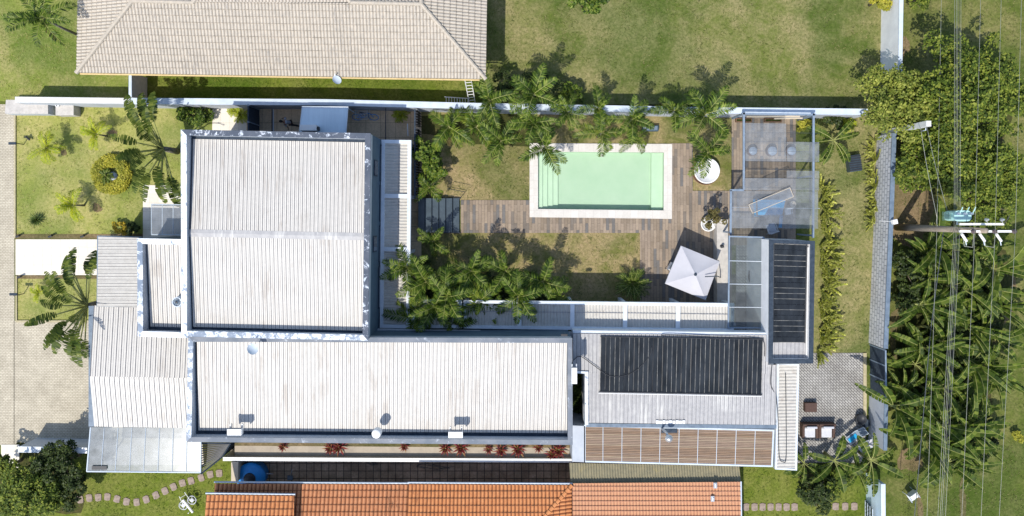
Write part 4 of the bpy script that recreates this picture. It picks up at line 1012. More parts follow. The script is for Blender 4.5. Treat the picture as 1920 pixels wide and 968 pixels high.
# ------------------------------------------------------------------ garden steps down to the passage
t = thing('garden_steps', 'flight of six dark painted steps beside the deck', 'steps', P(823, 404, 0))
for k in range(6):
    x0 = 784 + k * 13; z = .95 - k * .16
    mb = MB(); mb.prism([P(x0, 372, z), P(x0 + 12, 372, z), P(x0 + 12, 436, z), P(x0, 436, z)], z - .15, z); mb.build('tread', MT['step_dark'], t)
mb = MB(); mb.prism([P(783, 371, 1), P(863, 371, .2), P(863, 373, .2), P(783, 373, 1)], .0, .14); mb.prism([P(783, 436, 1), P(863, 436, .2), P(863, 438, .2), P(783, 438, 1)], .0, .14); mb.build('stringer', MT['black'], t)
mb = MB(); mb.tube([P(840, 354, 1.0), P(872, 360, .95), P(864, 370, .95), P(834, 365, 1.0), P(840, 354, 1.0)], .02, 6); mb.tube([P(864, 371, .95), P(863, 371, 0)], .02, 6); mb.build('handrail', MT['black'], t)
# slatted dark screen between passage and garden
t = thing('slatted_screen', 'tall dark slatted metal screen at the end of the service passage', 'fence', P(780, 300, 0))
for k in range(34):
    y = 206 + k * 5.0
    if 232 < y < 240: continue
    a, b = P(777, y, 2.0), P(783, y + 2, 2.0); mb = MB(); mb.prism([a, P(783, y, 2), P(783, y + 1.6, 2), P(777, y + 1.6, 2)], .1, 2.0); mb.build('slat', MT['black'], t)
mb = MB(); mb.prism([P(776.5, 204, 2.04), P(779, 204, 2.04), P(779, 372, 2.04), P(776.5, 372, 2.04)], 1.96, 2.04); mb.build('rail', MT['dark_frame'], t)
t = thing('metal_gate', 'solid dark metal gate closing the side passage near the palm', 'gate', P(484, 222, 0))
mb = MB(); mb.prism([P(464, 196, 2.1), P(466, 196, 2.1), P(466, 262, 2.1), P(464, 262, 2.1)], 0.05, 2.1); mb.build('panel', MT['dark_frame'], t)
mb = MB()
for y in (197, 228, 258): mb.prism([P(463, y, 2.14), P(467, y, 2.14), P(467, y + 1.8, 2.14), P(463, y + 1.8, 2.14)], 0, 2.14)
mb.build('frame', MT['blue_frame'], t)
t = thing('passage_gate', 'open black tube gate between the racks and the little palm in the passage', 'gate', P(728, 235, 0))
mb = MB()
for y in (204, 224, 262): mb.tube([P(723, y, 1.7), P(723, y, .06)], .03, 6)
mb.tube([P(723, 203, 1.7), P(723, 264, 1.7)], .03, 6); mb.tube([P(723, 203, .3), P(723, 264, .3)], .03, 6); mb.build('frame', MT['black'], t)
t = thing('floor_drain', 'long narrow floor drain crossing the brown passage floor', 'drain', P(513, 225, .036))
mb = MB(); mb.pbox(511.5, 201, 513.5, 246, .030, .045); mb.build('channel', MT['white_beam'], t)
mb = MB(); mb.pbox(509, 201, 511.3, 246, .030, .042); mb.build('grate', MT['dark_frame'], t)
# pale blue canopy, appliance on top
t = thing('passage_canopy', 'pale blue flat sheet canopy over the side passage', 'canopy', P(610, 225, 0))
cq = [P(566, 199.5, 2.8), P(653, 200, 2.8), P(649, 256, 2.75), P(560, 254, 2.75)]
mb = MB(); mb.prism(cq, 2.70, 2.76); mb.build('sheet', MT['canopy_blue'], t)
mb = MB(); ring(mb, cq, inset(cq, .03, .03, .07, .03), 2.68, 2.80); mb.build('frame', MT['white_beam'], t)
for u in (.03, .97):
    c = Q(cq, u, .04); mb = MB(); mb.tube([Vector((c.x, c.y, 0)), Vector((c.x, c.y, 2.68))], .035, 6); mb.build('post', MT['white_beam'], t)
t = thing('air_conditioner', 'white outdoor air conditioner unit standing on the pale blue canopy', 'air conditioner', P(577, 240, 2.77))
mb = MB(); mb.pbox(562, 234, 593, 245, 2.80, 3.35); mb.build('casing', MT['white'], t, bevel=.015)
mb = MB(); a = P(593, 237, 3.35); b = P(593, 244, 3.35); mb.box(a.x, b.y, 2.85, a.x + .10, a.y, 3.2); mb.build('valve_cover', MT['black'], t)
mb = MB(); mb.tube([P(567, 247, 3.0), P(594, 247, 3.0)], .02, 5); mb.tube([P(567, 243, 2.8), P(567, 247, 3.0)], .02, 5); mb.tube([P(594, 243, 2.8), P(594, 247, 3.0)], .02, 5); mb.build('bracket', MT['dark_frame'], t)
# clothes racks in the passage
def rack(label, px, py, w, l, rz, group):
    t = thing('clothes_rack', label, 'clothes rack', P(px, py, .04), group); c = P(px, py, .04); m = Matrix.Rotation(rz, 3, 'Z'); L = lambda x, y, z: c + m @ Vector((x, y, z))
    mb = MB()
    for k in range(9): mb.tube([L(-w / 2, -l / 2 + l * k / 8, .95), L(w / 2, -l / 2 + l * k / 8, .95)], .010, 4)
    mb.build('rail', MT['white_beam'], t)
    mb = MB()
    for s in (-1, 1):
        mb.tube([L(s * w / 2, -l / 2, .95), L(s * w / 2, l / 2, .95)], .015, 5)
        mb.tube([L(s * w / 2, -l / 2, 0), L(s * w / 2, l / 4, .95)], .015, 5); mb.tube([L(s * w / 2, l / 2, 0), L(s * w / 2, -l / 4, .95)], .015, 5)
    mb.build('frame', MT['steel'], t)
rack('folding metal clothes rack in the shaded passage right of the canopy', 683, 216, .8, .8, 0, 'clothes racks')
t = thing('bicycle', 'dark blue bicycle leaning under the clothes rack in the passage', 'bicycle', P(685, 220, .04))
for i, dx in enumerate((-.55, .55)):
    mb = MB(); c = P(685, 220, .38) + Vector((dx, 0, 0)); pts = [c + Vector((.33 * math.cos(a_ * math.pi / 9), .16 * math.sin(a_ * math.pi / 9), .29 * math.sin(a_ * math.pi / 9))) for a_ in range(19)]
    wz = mb.tube(pts, .022, 5, caps=False); mb.build('wheel', MT['tank_blue'], t)
mb = MB(); c = P(685, 220, .38)
for a_, b_ in (((-.55, 0, 0), (-.1, .2, .5)), ((-.1, .2, .5), (.4, .2, .5)), ((.4, .2, .5), (.55, 0, 0)), ((-.1, 0, -.05), (-.1, .2, .5)), ((-.1, 0, -.05), (.4, .2, .5)), ((-.55, 0, 0), (-.1, 0, -.05))):
    mb.tube([c + Vector(a_), c + Vector(b_)], .022, 5)
mb.build('frame', MT['tank_blue'], t)
mb = MB(); mb.obox(c + Vector((-.15, .22, .56)), .26, .13, .06); mb.build('saddle', MT['black'], t, bevel=.02)
mb = MB(); mb.tube([c + Vector((.4, -.05, .65)), c + Vector((.4, .2, .6)), c + Vector((.4, .45, .65))], .016, 5); mb.build('handlebar', MT['steel'], t)
t = thing('water_channel', 'thin white pipe standing by the passage wall near the small palm', 'pipe', P(764, 236, .04))
mb = MB(); mb.tube([P(764, 232, .9), P(765, 255, .9)], .03, 6); mb.build('tube', MT['white_beam'], t)
mb = MB(); mb.tube([P(764, 232, .9), P(764, 232, .04)], .02, 6); mb.tube([P(765, 255, .9), P(765, 255, .04)], .02, 6); mb.build('leg', MT['white_beam'], t)

# ------------------------------------------------------------------ roof things
def dish(label, px, py, z, r, az, base, group='satellite dishes'):
    t = thing('satellite_dish', label, 'satellite dish', P(px, py, z - .6), group)
    c = P(px, py, z); d = Vector((math.cos(az) * .55, math.sin(az) * .55, .85)).normalized()
    rot = d.to_track_quat('Z', 'Y').to_matrix()
    mb = MB(); rings = []
    for i in range(6):
        rad = r * i / 5; h = .22 * r * (i / 5) ** 2 * 1.4
        rings.append([c + rot @ Vector((rad * math.cos(k * math.pi / 12), rad * .92 * math.sin(k * math.pi / 12), h)) for k in range(24)])
    for i in range(5):
        for k in range(24): mb.face([rings[i][k], rings[i + 1][k], rings[i + 1][(k + 1) % 24], rings[i][(k + 1) % 24]])
    mb.build('reflector', MT['cap_light'] if base == 0 else MT['steel'], t, True)
    f = c + rot @ Vector((r * 1.1, 0, r * 1.0)); mb = MB(); mb.tube([c + rot @ Vector((r * .9, 0, .05)), f], .016, 5); mb.tube([f, f + (c - f).normalized() * .12], .035, 8); mb.build('feed_arm', MT['white'], t)
    mb = MB(); mb.tube([c - d * .02, c - d * .12, c - Vector((.05, .0, .62))], .025, 6); mb.build('mast', MT['steel'], t)
dish('satellite dish on a mast at the beige tiled eave above the lawn strip', 631, 151, 3.6, .30, R(35), 0)
dish('satellite dish on the long white roof just below the main block', 473, 655, 6.9, .33, R(30), 0)
def acbox(label, px, py, w, d, h, z, group):
    t = thing('roof_unit', label, 'roof unit', P(px, py, z), group)
    c = P(px, py, z + h); mb = MB(); mb.box(c.x - w / 2, c.y - d / 2, z + .18, c.x + w / 2, c.y + d / 2, z + h); mb.build('casing', MT['white'], t, bevel=.01)
    mb = MB(); mb.box(c.x - w / 2 + .05, c.y + d / 2, z + .24, c.x + w / 2 - .05, c.y + d / 2 + .015, z + h - .06); mb.build('grille', MT['roof_groove'], t)
    for s in (-1, 1):
        mb = MB(); mb.box(c.x + s * w * .4 - .03, c.y - d / 2, z - .02, c.x + s * w * .4 + .03, c.y + d / 2 + .2, z + .18); mb.build('foot', MT['steel'], t)
acbox('white rectangular unit on the south parapet of the long roof, nearer the carport', 439, 811, .84, .36, .50, 6.1, 'white units on the south parapet')
acbox('white rectangular unit on the south parapet of the long roof, right of the round tank', 854, 816, .84, .36, .50, 6.1, 'white units on the south parapet')
acbox('narrow white box at the east end of the long white roof', 1077, 705, .32, .95, .3, 6.1, 'boxes at the roof end')
t = thing('round_header_tank', 'small round white tank on a stand on the south parapet between the two units', 'tank', P(706, 816, 6.3))
c = P(706, 813, 6.6); mb = MB(); mb.lathe((c.x, c.y, 6.18), [(.25, 0), (.27, .05), (.27, .5), (.22, .56), (.1, .6), (0, .61)], 20); mb.build('tank_body', MT['white'], t, True)
for a_ in range(3):
    mb = MB(); mb.tube([(c.x + .2 * math.cos(a_ * 2.1), c.y + .2 * math.sin(a_ * 2.1), 6.2), (c.x + .2 * math.cos(a_ * 2.1), c.y + .2 * math.sin(a_ * 2.1), 6.08)], .02, 6); mb.build('leg', MT['steel'], t)
t = thing('roof_extractor', 'round dark extractor turbine at the edge of the small west roof', 'extractor', P(331, 567, 4.95))
c = P(331, 567, 5.3); mb = MB(); mb.lathe((c.x, c.y, 4.85), [(.34, 0), (.30, .3), (.30, .42), (.25, .42), (.25, .36), (0, .34)], 20); mb.build('collar', MT['cap_light'], t)
for k in range(12):
    a_ = k * math.pi / 6; mb = MB(); mb.tube([(c.x, c.y, 5.30), (c.x + .17 * math.cos(a_), c.y + .17 * math.sin(a_), 5.29), (c.x + .25 * math.cos(a_ + .25), c.y + .25 * math.sin(a_ + .25), 5.22)], .022, 4); mb.build('blade', MT['cap_blue'], t)
mb = MB(); mb.lathe((c.x, c.y, 5.29), [(.07, 0), (.07, .03), (0, .04)], 10); mb.build('hub', MT['black'], t)
t = thing('chimney_cowl', 'shiny bent metal flue with round cowl rising through the slatted pergola', 'flue', P(1240, 806, 3.2))
mb = MB(); mb.tube([P(1241, 804, 3.2), P(1243, 805, 3.9), P(1250, 812, 4.4), P(1254, 822, 4.6)], .075, 10); mb.build('pipe', MT['steel'], t, True)
mb = MB(); c = P(1254, 822, 4.62); mb.lathe(c, [(.22, 0), (.24, .05), (.1, .22), (0, .25)], 14); mb.build('cowl', MT['steel'], t)
mb = MB(); mb.pbox(1240, 804, 1270, 812, 3.19, 3.22); mb.build('cover_plate', MT['dark_frame'], t)

# ------------------------------------------------------------------ ladders
def ladder(label, a, b, w, n, group):
    a, b = Vector(a), Vector(b); d = (b - a).normalized(); s = d.cross(Vector((0, 0, 1))).normalized() * w / 2
    t = thing('ladder', label, 'ladder', a, group)
    for k in (-1, 1):
        mb = MB(); mb.tube([a + s * k, b + s * k], .03, 6); mb.build('rail', MT['white'], t)
    for k in range(n):
        p = a.lerp(b, (k + .5) / n); mb = MB(); mb.tube([p - s, p + s], .022, 6); mb.build('rung', MT['white'], t)
ladder('white aluminium ladder leaning from the boundary wall up to the beige eave', P(886, 196, .05), P(877, 146, 3.3), .4, 9, 'ladders at the wall')
ladder('white aluminium ladder lying on its side along the boundary wall', P(834, 189, 1.2), P(880, 192, .25), .5, 9, 'ladders at the wall')

# ------------------------------------------------------------------ water tank and yard things
t = thing('water_tank', 'large round blue plastic water tank in the dark yard beside the orange roofs', 'water tank', P(480, 880, .03))
c = P(481, 885, 0); mb = MB(); mb.lathe((c.x, c.y, .03), [(.78, 0), (.86, .1), (.95, .9), (.98, 1.0), (.96, 1.08), (.80, 1.16), (.38, 1.30), (.36, 1.30)], 36); mb.build('tank_body', MT['tank_blue'], t, True)
mb = MB(); mb.lathe((c.x, c.y, 1.28), [(.38, 0), (.40, .04), (.38, .08), (.2, .12), (0, .13)], 24); mb.build('lid', MT['black'], t, True)
mb = MB(); mb.tube([P(499, 888, 1.3), P(512, 889, 1.25)], .015, 5); mb.build('handle', MT['cap_light'], t)
t = thing('broom', 'grey push broom lying on the dark yard tiles near the blue tank', 'broom', P(545, 890, .04))
mb = MB(); mb.tube([P(548, 880, .9), P(545, 893, .12)], .018, 6); mb.build('handle', MT['cap_light'], t)
mb = MB(); c = P(544, 896, .1); mb.obox(c, .35, .3, .12); mb.build('head', MT['cap_blue'], t, bevel=.02)
def coil(name, label, cx, cy, n, rx, ry, seed, mat='wire_dark', z=.06):
    rr = random.Random(seed); pts = [P(cx + rx * math.cos(i * .7) * rr.uniform(.4, 1), cy + ry * math.sin(i * .9) * rr.uniform(.4, 1), z + rr.uniform(0, .05)) for i in range(n)]
    out = []
    for i in range(len(pts) - 1):
        for s_ in range(4): out.append(pts[i].lerp(pts[i + 1], s_ / 4))
    mb = MB(); mb.tube(out, .014, 5); o = mb.build(name, MT[mat], None, True, loc=P(cx, cy, z)); tag(o, label, 'hose', 'loose hoses in the yard')
coil('garden_hose', 'tangled dark hose on the yard tiles by the white wall, left one', 697, 868, 22, 13, 6, 5)
coil('garden_hose', 'dark hose snaking across the yard tiles, the longer one in the middle', 815, 875, 16, 42, 7, 6)
# garden seesaw (white two seat rocker toy)
t = thing('garden_rocker', 'white metal garden rocker with two round seats on the lush grass', 'garden toy', P(352, 945, .01))
mb = MB(); mb.tube([P(343, 937, .5), P(362, 961, .5)], .085, 8); mb.build('beam', MT['white'], t)
for (px, py) in ((344, 948), (360, 938)):
    mb = MB(); c = P(px, py, .45); pts = [c + Vector((.28 * math.cos(a_ * math.pi / 8), .28 * math.sin(a_ * math.pi / 8), .03 * math.sin(a_))) for a_ in range(17)]; mb.tube(pts, .03, 6); 
    for a_ in range(4): mb.tube([c, c + Vector((.28 * math.cos(a_ * 1.57), .28 * math.sin(a_ * 1.57), 0))], .02, 5)
    mb.lathe(c - Vector((0, 0, .02)), [(.13, 0), (.13, .05), (0, .07)], 12); mb.build('seat', MT['cushion'], t)
for a_, b_ in (((336, 931), (344, 947)), ((346, 923), (357, 939)), ((338, 934), (349, 927))):
    mb = MB(); mb.tube([P(*a_, .7), P(*b_, .45)], .022, 6); mb.build('handle', MT['white'], t)
for (px, py) in ((345, 941), (359, 957)):
    mb = MB(); c = P(px, py, 0); mb.tube([c + Vector((0, 0, .5)), c], .03, 6); mb.build('leg', MT['white'], t)
# stepping stones
def stone(label, px, py, rz, group, w=.42, l=.52):
    rr = random.Random(int(px * 7 + py)); c = P(px, py, .05); n = 10; pts = []
    for k in range(n):
        a_ = 2 * math.pi * k / n; x = math.copysign(min(abs(math.cos(a_)) * 1.35, 1), math.cos(a_)) * w / 2; y = math.copysign(min(abs(math.sin(a_)) * 1.35, 1), math.sin(a_)) * l / 2
        x *= rr.uniform(.92, 1.05); y *= rr.uniform(.92, 1.05)
        pts.append(c + Matrix.Rotation(rz, 3, 'Z') @ Vector((x, y, 0)))
    mb = MB(); mb.prism(pts, 0.0, .055); o = mb.build('stepping_stone', MT['stone'], None, bevel=.012, loc=P(px, py, 0)); tag(o, label, 'stepping stone', group)
    return o
cs = [(150, 937), (167, 934), (184, 933), (201, 932), (219, 936), (237, 941), (256, 942), (274, 937), (292, 929), (309, 921), (325, 913), (342, 906), (358, 902), (377, 896), (394, 890), (411, 888)]
for i, (x, y) in enumerate(cs):
    x2, y2 = cs[min(i + 1, len(cs) - 1)]; x1, y1 = cs[max(i - 1, 0)]
    stone('%s square stone from the left in the curved path across the lush grass' % ORD[i], x, y, -math.atan2(y2 - y1, x2 - x1), 'stones of the curved garden path')
for i, x in enumerate((1399, 1415, 1430, 1445, 1460, 1475, 1490)):
    stone('%s square stone from the left in the straight row behind the salmon roof' % ORD[i], x, 951, 0, 'stones of the straight garden path')
for i, x in enumerate((1567, 1585, 1602)):
    stone('%s square stone from the left in the short row near the bottom right wall' % ORD[i], x, 950, 0, 'stones near the bottom right wall')
# brown stool, armchairs, loungers on the patio
t = thing('wicker_table', 'low square brown wicker table on the paved patio', 'table', P(1519, 765, .04))
mb = MB(); mb.pbox(1510, 756, 1532, 773, .10, .46); mb.build('table_top', MT['wicker'], t, bevel=.01)
c = P(1521, 764.5, .46)
for sx in (-1, 1):
    for sy in (-1, 1):
        mb = MB(); mb.box(c.x + sx * .3 - .03, c.y + sy * .22 - .03, .04, c.x + sx * .3 + .03, c.y + sy * .22 + .03, .11); mb.build('leg', MT['wicker'], t)
def armchair(label, px, py):
    t = thing('wicker_armchair', label, 'armchair', P(px, py, .04), 'wicker armchairs on the patio'); c = P(px, py, .04)
    mb = MB(); mb.box(c.x - .38, c.y - .40, .05, c.x + .38, c.y + .40, .34); mb.build('base', MT['wicker'], t, bevel=.02)
    for s_ in (-1, 1):
        mb = MB(); mb.box(c.x + s_ * .46 - .08, c.y - .42, .05, c.x + s_ * .46 + .08, c.y + .42, .58); mb.build('armrest', MT['wicker'], t, bevel=.03)
    mb = MB(); mb.box(c.x - .54, c.y + .42, .05, c.x + .54, c.y + .56, .70); mb.build('backrest', MT['wicker'], t, bevel=.03)
    mb = MB(); mb.box(c.x - .36, c.y - .40, .345, c.x + .36, c.y + .22, .47); mb.build('seat_cushion', MT['cushion'], t, bevel=.04)
    mb = MB(); mb.obox((c.x, c.y + .32, .62), .70, .14, .5, 0, 0, Matrix.Rotation(R(-14), 4, 'X')); mb.build('back_cushion', MT['cushion'], t, bevel=.04)
armchair('dark wicker armchair with white cushions, left one beside the strip roof', 1514, 806)
armchair('dark wicker armchair with white cushions, right one of the pair', 1545, 806)
def lounger(label, px, py, rz, mat, ln=1.5):
    t = thing('folding_lounger', label, 'lounger', P(px, py, .04), 'folding loungers on the patio'); c = P(px, py, .04); m = Matrix.Rotation(rz, 3, 'Z'); L = lambda x, y, z: c + m @ Vector((x, y, z))
    mb = MB(); mb.face([L(-ln / 2, -.25, .32), L(.1, -.25, .32), L(.1, .25, .32), L(-ln / 2, .25, .32)]); mb.face([L(.1, -.25, .32), L(ln / 2, -.25, .6), L(ln / 2, .25, .6), L(.1, .25, .32)]); mb.build('sling', MT[mat], t)
    mb = MB()
    for s_ in (-1, 1): mb.tube([L(-ln / 2, s_ * .27, .32), L(.1, s_ * .27, .32), L(ln / 2, s_ * .27, .6)], .02, 6)
    mb.tube([L(-ln / 2, -.27, .32), L(-ln / 2, .27, .32)], .02, 6); mb.tube([L(ln / 2, -.27, .6), L(ln / 2, .27, .6)], .02, 6); mb.build('frame', MT['cap_light'], t)
    for x in (-.5, .4):
        for s_ in (-1, 1):
            mb = MB(); mb.tube([L(x, s_ * .27, .33), L(x, s_ * .27, 0)], .018, 6); mb.build('leg', MT['cap_light'], t)
    return c, L, t
c, L, t = lounger('grey folding lounger with a blue towel beside the black pot', 1601, 814, R(38), 'cap_blue', 1.35)
mb = MB(); mb.face([L(-.6, -.15, .345), L(.05, -.15, .345), L(.05, .15, .345), L(-.6, .15, .345)]); o = mb.build('towel', MT['blue_cloth'], None, loc=L(-.3, 0, .34)); tag(o, 'bright blue towel lying on the grey folding lounger', 'towel')
lounger('pale grey folding lounger half hidden by leaves, behind the one with the towel', 1622, 832, R(30), 'cloth_grey', 1.2)
t = thing('black_pot', 'tall black plant pot at the patio edge by the wall', 'pot', P(1609, 783, .04))
c = P(1609, 783, .04); mb = MB(); mb.lathe((c.x, c.y, .04), [(.24, 0), (.34, .45), (.36, .5), (.31, .5), (.29, .4), (0, .4)], 20); mb.build('pot_body', MT['black'], t, True)
t = thing('black_pot', 'smaller dark grey pot touching the tall black pot', 'pot', P(1620, 789, .04))
c = P(1619, 791, .04); mb = MB(); mb.lathe((c.x, c.y, .04), [(.2, 0), (.28, .3), (.29, .34), (.25, .34), (.23, .28), (0, .28)], 20); mb.build('pot_body', MT['dark_frame'], t, True)
# dark dog kennel / box under the banana plant
t = thing('dark_crate', 'dark slatted crate on the grass beside the banana plant of the east yard', 'crate', P(1602, 308, 0))
c = P(1604, 306, .6); mb = MB(); mb.obox((c.x, c.y, .3), .8, 1.1, .56, R(8)); mb.build('body', MT['step_dark'], t, bevel=.02)
for k in range(7):
    mb = MB(); m = Matrix.Rotation(R(8), 3, 'Z'); mb.obox(Vector((c.x, c.y, .6)) + m @ Vector((0, -.45 + k * .15, 0)), .84, .08, .03, R(8)); mb.build('slat', MT['black'], t)
t = thing('pump_box', 'dark blue pool pump box on the grass above the pool', 'box', P(1220, 240, 0))
mb = MB(); mb.pbox(1205, 235, 1235, 246, 0, .4); mb.build('body', MT['pump_box'], t, bevel=.02)
mb = MB(); mb.pbox(1212, 236.5, 1233, 244.5, .4, .43); mb.build('lid', MT['cap_blue'], t, bevel=.01)
mb = MB(); mb.tube([P(1206, 240, .42), P(1211, 240, .42)], .05, 8); mb.build('handle', MT['white'], t)
# white things at bottom right
t = simple_chair('tipped white plastic chair lying in the weeds at the bottom right', 1704, 925, R(35), MT['white'], MT['cap_light'], None, .6)
# round planters
t = thing('round_planter', 'large round white planter with brown rim beside the pool deck', 'planter', P(1321, 321, 0))
c = P(1322, 321, 0); mb = MB(); mb.lathe((c.x, c.y, 0), [(.93, 0), (.95, .12), (.90, .13), (.9, .02)], 36); mb.build('rim', MT['wood'], t)
mb = MB(); mb.lathe((c.x, c.y, 0.01), [(.62, 0), (.86, .45), (.86, .50), (.78, .50), (.76, .44), (0, .46)], 36); mb.build('bowl', MT['white'], t, True)
t = thing('white_bowl_planter', 'smaller round white bowl planter holding a straggly bush on the deck', 'planter', P(1332, 420, .055))
c = P(1325, 420, .055); mb = MB(); mb.lathe((c.x, c.y, .056), [(.3, 0), (.5, .4), (.5, .46), (.43, .46), (.42, .40), (0, .38)], 28); mb.build('bowl', MT['white'], t, True)
t = thing('wall_ornament', 'small dark lamp on the low white patio wall', 'lamp', P(1353, 462, .95))
c = P(1353, 462, .95); mb = MB(); mb.lathe((c.x, c.y, .95), [(.12, 0), (.12, .03), (.05, .06), (.05, .25), (.1, .27), (.06, .36), (0, .38)], 12); mb.build('lamp_body', MT['black'], t)

# ------------------------------------------------------------------ garden lights, lamp posts
def spot(label, px, py, rz):
    t = thing('garden_spotlight', label, 'garden light', P(px, py, .01), 'garden spotlights')
    c = P(px, py, .01); m = Matrix.Rotation(rz, 3, 'Z')
    mb = MB(); mb.tube([c, c + Vector((0, 0, .22))], .02, 6); mb.build('stake', MT['black'], t)
    mb = MB(); mb.tube([c + m @ Vector((-.16, 0, .2)), c + m @ Vector((.16, 0, .34))], .065, 8); mb.build('head', MT['black'], t)
for lb, x, y, a_ in (('black garden spotlight above the front path, nearest the street', 38, 443, .3), ('black garden spotlight above the front path, middle one', 99, 443, .3), ('black garden spotlight above the front path, nearest the porch', 159, 443, .3),
                     ('black garden spotlight below the front path, nearest the street', 41, 519, .3), ('black garden spotlight below the front path, nearest the fan palm', 97, 520, .3), ('black garden spotlight near the masonry stores', 57, 260, 2.2)): spot(lb, x, y, a_)
def lamppost(label, px, py, tx, ty, h):
    t = thing('lamp_post', label, 'lamp post', P(px, py, 0), 'lamp posts at the street edge')
    c = P(px, py, 0); mb = MB(); mb.tube([c, c + Vector((0, 0, h))], .028, 8); mb.build('pole', MT['black'], t)
    b = P(tx, ty, h + .02); mb = MB(); mb.tube([c + Vector((0, 0, h)), b], .022, 6); mb.build('arm', MT['black'], t)
    mb = MB(); mb.obox(b + Vector((-.1, 0, 0)), .5, .17, .07); mb.build('head', MT['dark_frame'], t, bevel=.01)
lamppost('short lamp post with flat dark head at the street edge below the front path', 45, 551, 28, 552, 1.05)
lamppost('short lamp post with small dark head at the street edge near the masonry stores', 45, 271, 26, 269, 1.0)

# ------------------------------------------------------------------ utility pole, wires, service post
ZPOLE = 9.5
pc = P(1681, 426, 0)
t = thing('utility_pole', 'tall concrete utility pole with crossarms, seen from above leaning right', 'utility pole', pc)
mb = MB(); mb.tube([pc, pc + Vector((0, 0, ZPOLE))], [.24, .14], 16); mb.build('pole', MT['concrete_pole'], t, True)
for (x0, x1, y, z) in ((1799, 1882, 420.5, 8.9), (1799, 1905, 434, 9.15)):
    a, b = P(x0, y, z), P(x1, y, z); mb = MB(); mb.box(a.x, a.y - .06, z - .07, b.x, a.y + .06, z + .05); mb.build('crossarm', MT['white'], t, bevel=.008)
for x in (1826, 1866, 1903):
    c = P(x, 434, 9.3); mb = MB(); mb.lathe((c.x, c.y, 9.2), [(.06, 0), (.14, .05), (.07, .09), (.12, .13), (.05, .2), (0, .22)], 12); mb.build('insulator', MT['porcelain'], t)
for x in (1848, 1877):
    c = P(x, 412, 8.9); mb = MB(); mb.lathe((c.x, c.y, 8.9), [(.04, 0), (.11, .04), (.11, .1), (.05, .25), (0, .26)], 10); mb.build('surge_arrester', MT['steel'], t)
    mb = MB(); mb.tube([Vector((c.x, c.y, 8.95)), P(x + 4, 420, 8.95)], .015, 4); mb.build('bracket', MT['steel'], t)
for x in (1803, 1837, 1868):
    mb = MB(); mb.tube([P(x, 439, 9.0), P(x + 9, 452, 8.7)], .075, 8); mb.build('fuse_cutout', MT['white'], t)
    mb = MB(); mb.tube([P(x + 6, 444, 8.9), P(x + 9, 460, 8.6)], .025, 6); mb.build('fuse_tube', MT['cap_light'], t)
mb = MB(); mb.tube([P(1882, 420, 9), P(1890, 410, 9.1), P(1893, 404, 9.2)], .02, 5); mb.build('hook', MT['black'], t)
t = thing('transformer', 'pale turquoise pole transformer with bushings mounted on the utility pole', 'transformer', P(1797, 406, 7.0))
c = P(1806, 405, 7.8)
mb = MB(); n = 20; pts = []
for k in range(n):
    a_ = 2 * math.pi * k / n; pts.append(Vector((c.x + (.42 + .05) * abs(math.cos(a_)) ** .5 * math.copysign(1, math.cos(a_)), c.y + .30 * abs(math.sin(a_)) ** .6 * math.copysign(1, math.sin(a_)), 0)))
mb.prism(pts, 6.7, 7.7); mb.build('tank', MT['transformer'], t, bevel=.03)
mb = MB(); mb.prism([c + (p - c) * 1.06 for p in pts], 7.701, 7.78); mb.build('cover', MT['transformer'], t, bevel=.02)
for x in (1796, 1808, 1820):
    q_ = P(x, 401, 7.8); mb = MB(); mb.lathe((q_.x, q_.y, 7.78), [(.05, 0), (.09, .04), (.05, .08), (.08, .12), (.04, .2), (.02, .3), (0, .31)], 10); mb.build('bushing', MT['cap_light'], t)
    mb = MB(); mb.tube([q_ + Vector((0, .05, .2)), q_ + Vector((.03, .22, .3)), q_ + Vector((.06, .38, .36))], .03, 6); mb.build('lead', MT['transformer'], t)
for k in range(7):
    mb = MB(); mb.box(c.x - .62, c.y - .25 + k * .075, 6.8, c.x - .47, c.y - .235 + k * .075, 7.5); mb.build('cooling_fin', MT['transformer'], t)
mb = MB(); mb.tube([c + Vector((-.1, -.28, -.4)), c + Vector((-.1, -.52, -.4))], .05, 6); mb.build('mounting_bracket', MT['steel'], t)
t = thing('meter_box', 'small white meter box on top of the east wall beside the pole foot', 'box', P(1677, 416, 2.1))
mb = MB(); c = P(1677, 416, 2.3); mb.obox(c, .3, .3, .3, R(12)); mb.build('casing', MT['white'], t, bevel=.02)
mb = MB(); mb.tube([c + Vector((-.15, 0, 0)), c + Vector((-.9, .05, -.1))], .012, 4); mb.build('cable', MT['white'], t)
pc2 = P(1656, 250, 0)
t = thing('service_post', 'square white concrete service post beside the yellow-green tree', 'post', pc2)
mb = MB(); mb.prism([pc2 + Vector((-.15, -.17, 0)), pc2 + Vector((.15, -.17, 0)), pc2 + Vector((.15, .17, 0)), pc2 + Vector((-.15, .17, 0))], 0, 5.5); mb.build('post_body', MT['house_white'], t, bevel=.01)
for z in (4.2, 4.8, 5.3):
    mb = MB(); mb.lathe(pc2 + Vector((.18, -.12, z)), [(.03, 0), (.07, .03), (.07, .08), (0, .1)], 8); mb.build('insulator', MT['porcelain'], t)
mb = MB(); mb.tube([pc2 + Vector((.1, -.2, 5.0)), pc2 + Vector((.1, -.34, 5.0)), pc2 + Vector((.14, -.34, 4.6))], .03, 6); mb.build('bracket', MT['cap_light'], t)
def wire(label, pts, r, mat, sag=.0, group='overhead lines'):
    out = []
    for (p, q) in zip(pts[:-1], pts[1:]):
        for k in range(13):
            u = k / 12; v = p.lerp(q, u); v.z -= sag * 4 * u * (1 - u); out.append(v)
    mb = MB(); mb.tube(out, r, 5); o = mb.build('power_line', MT[mat], None, True, loc=pts[0].copy()); tag(o, label, 'power line', group)
hi = [(1839, 1828, 1800, 'left'), (1878, 1866, 1835, 'middle'), (1916, 1904, 1867, 'right')]
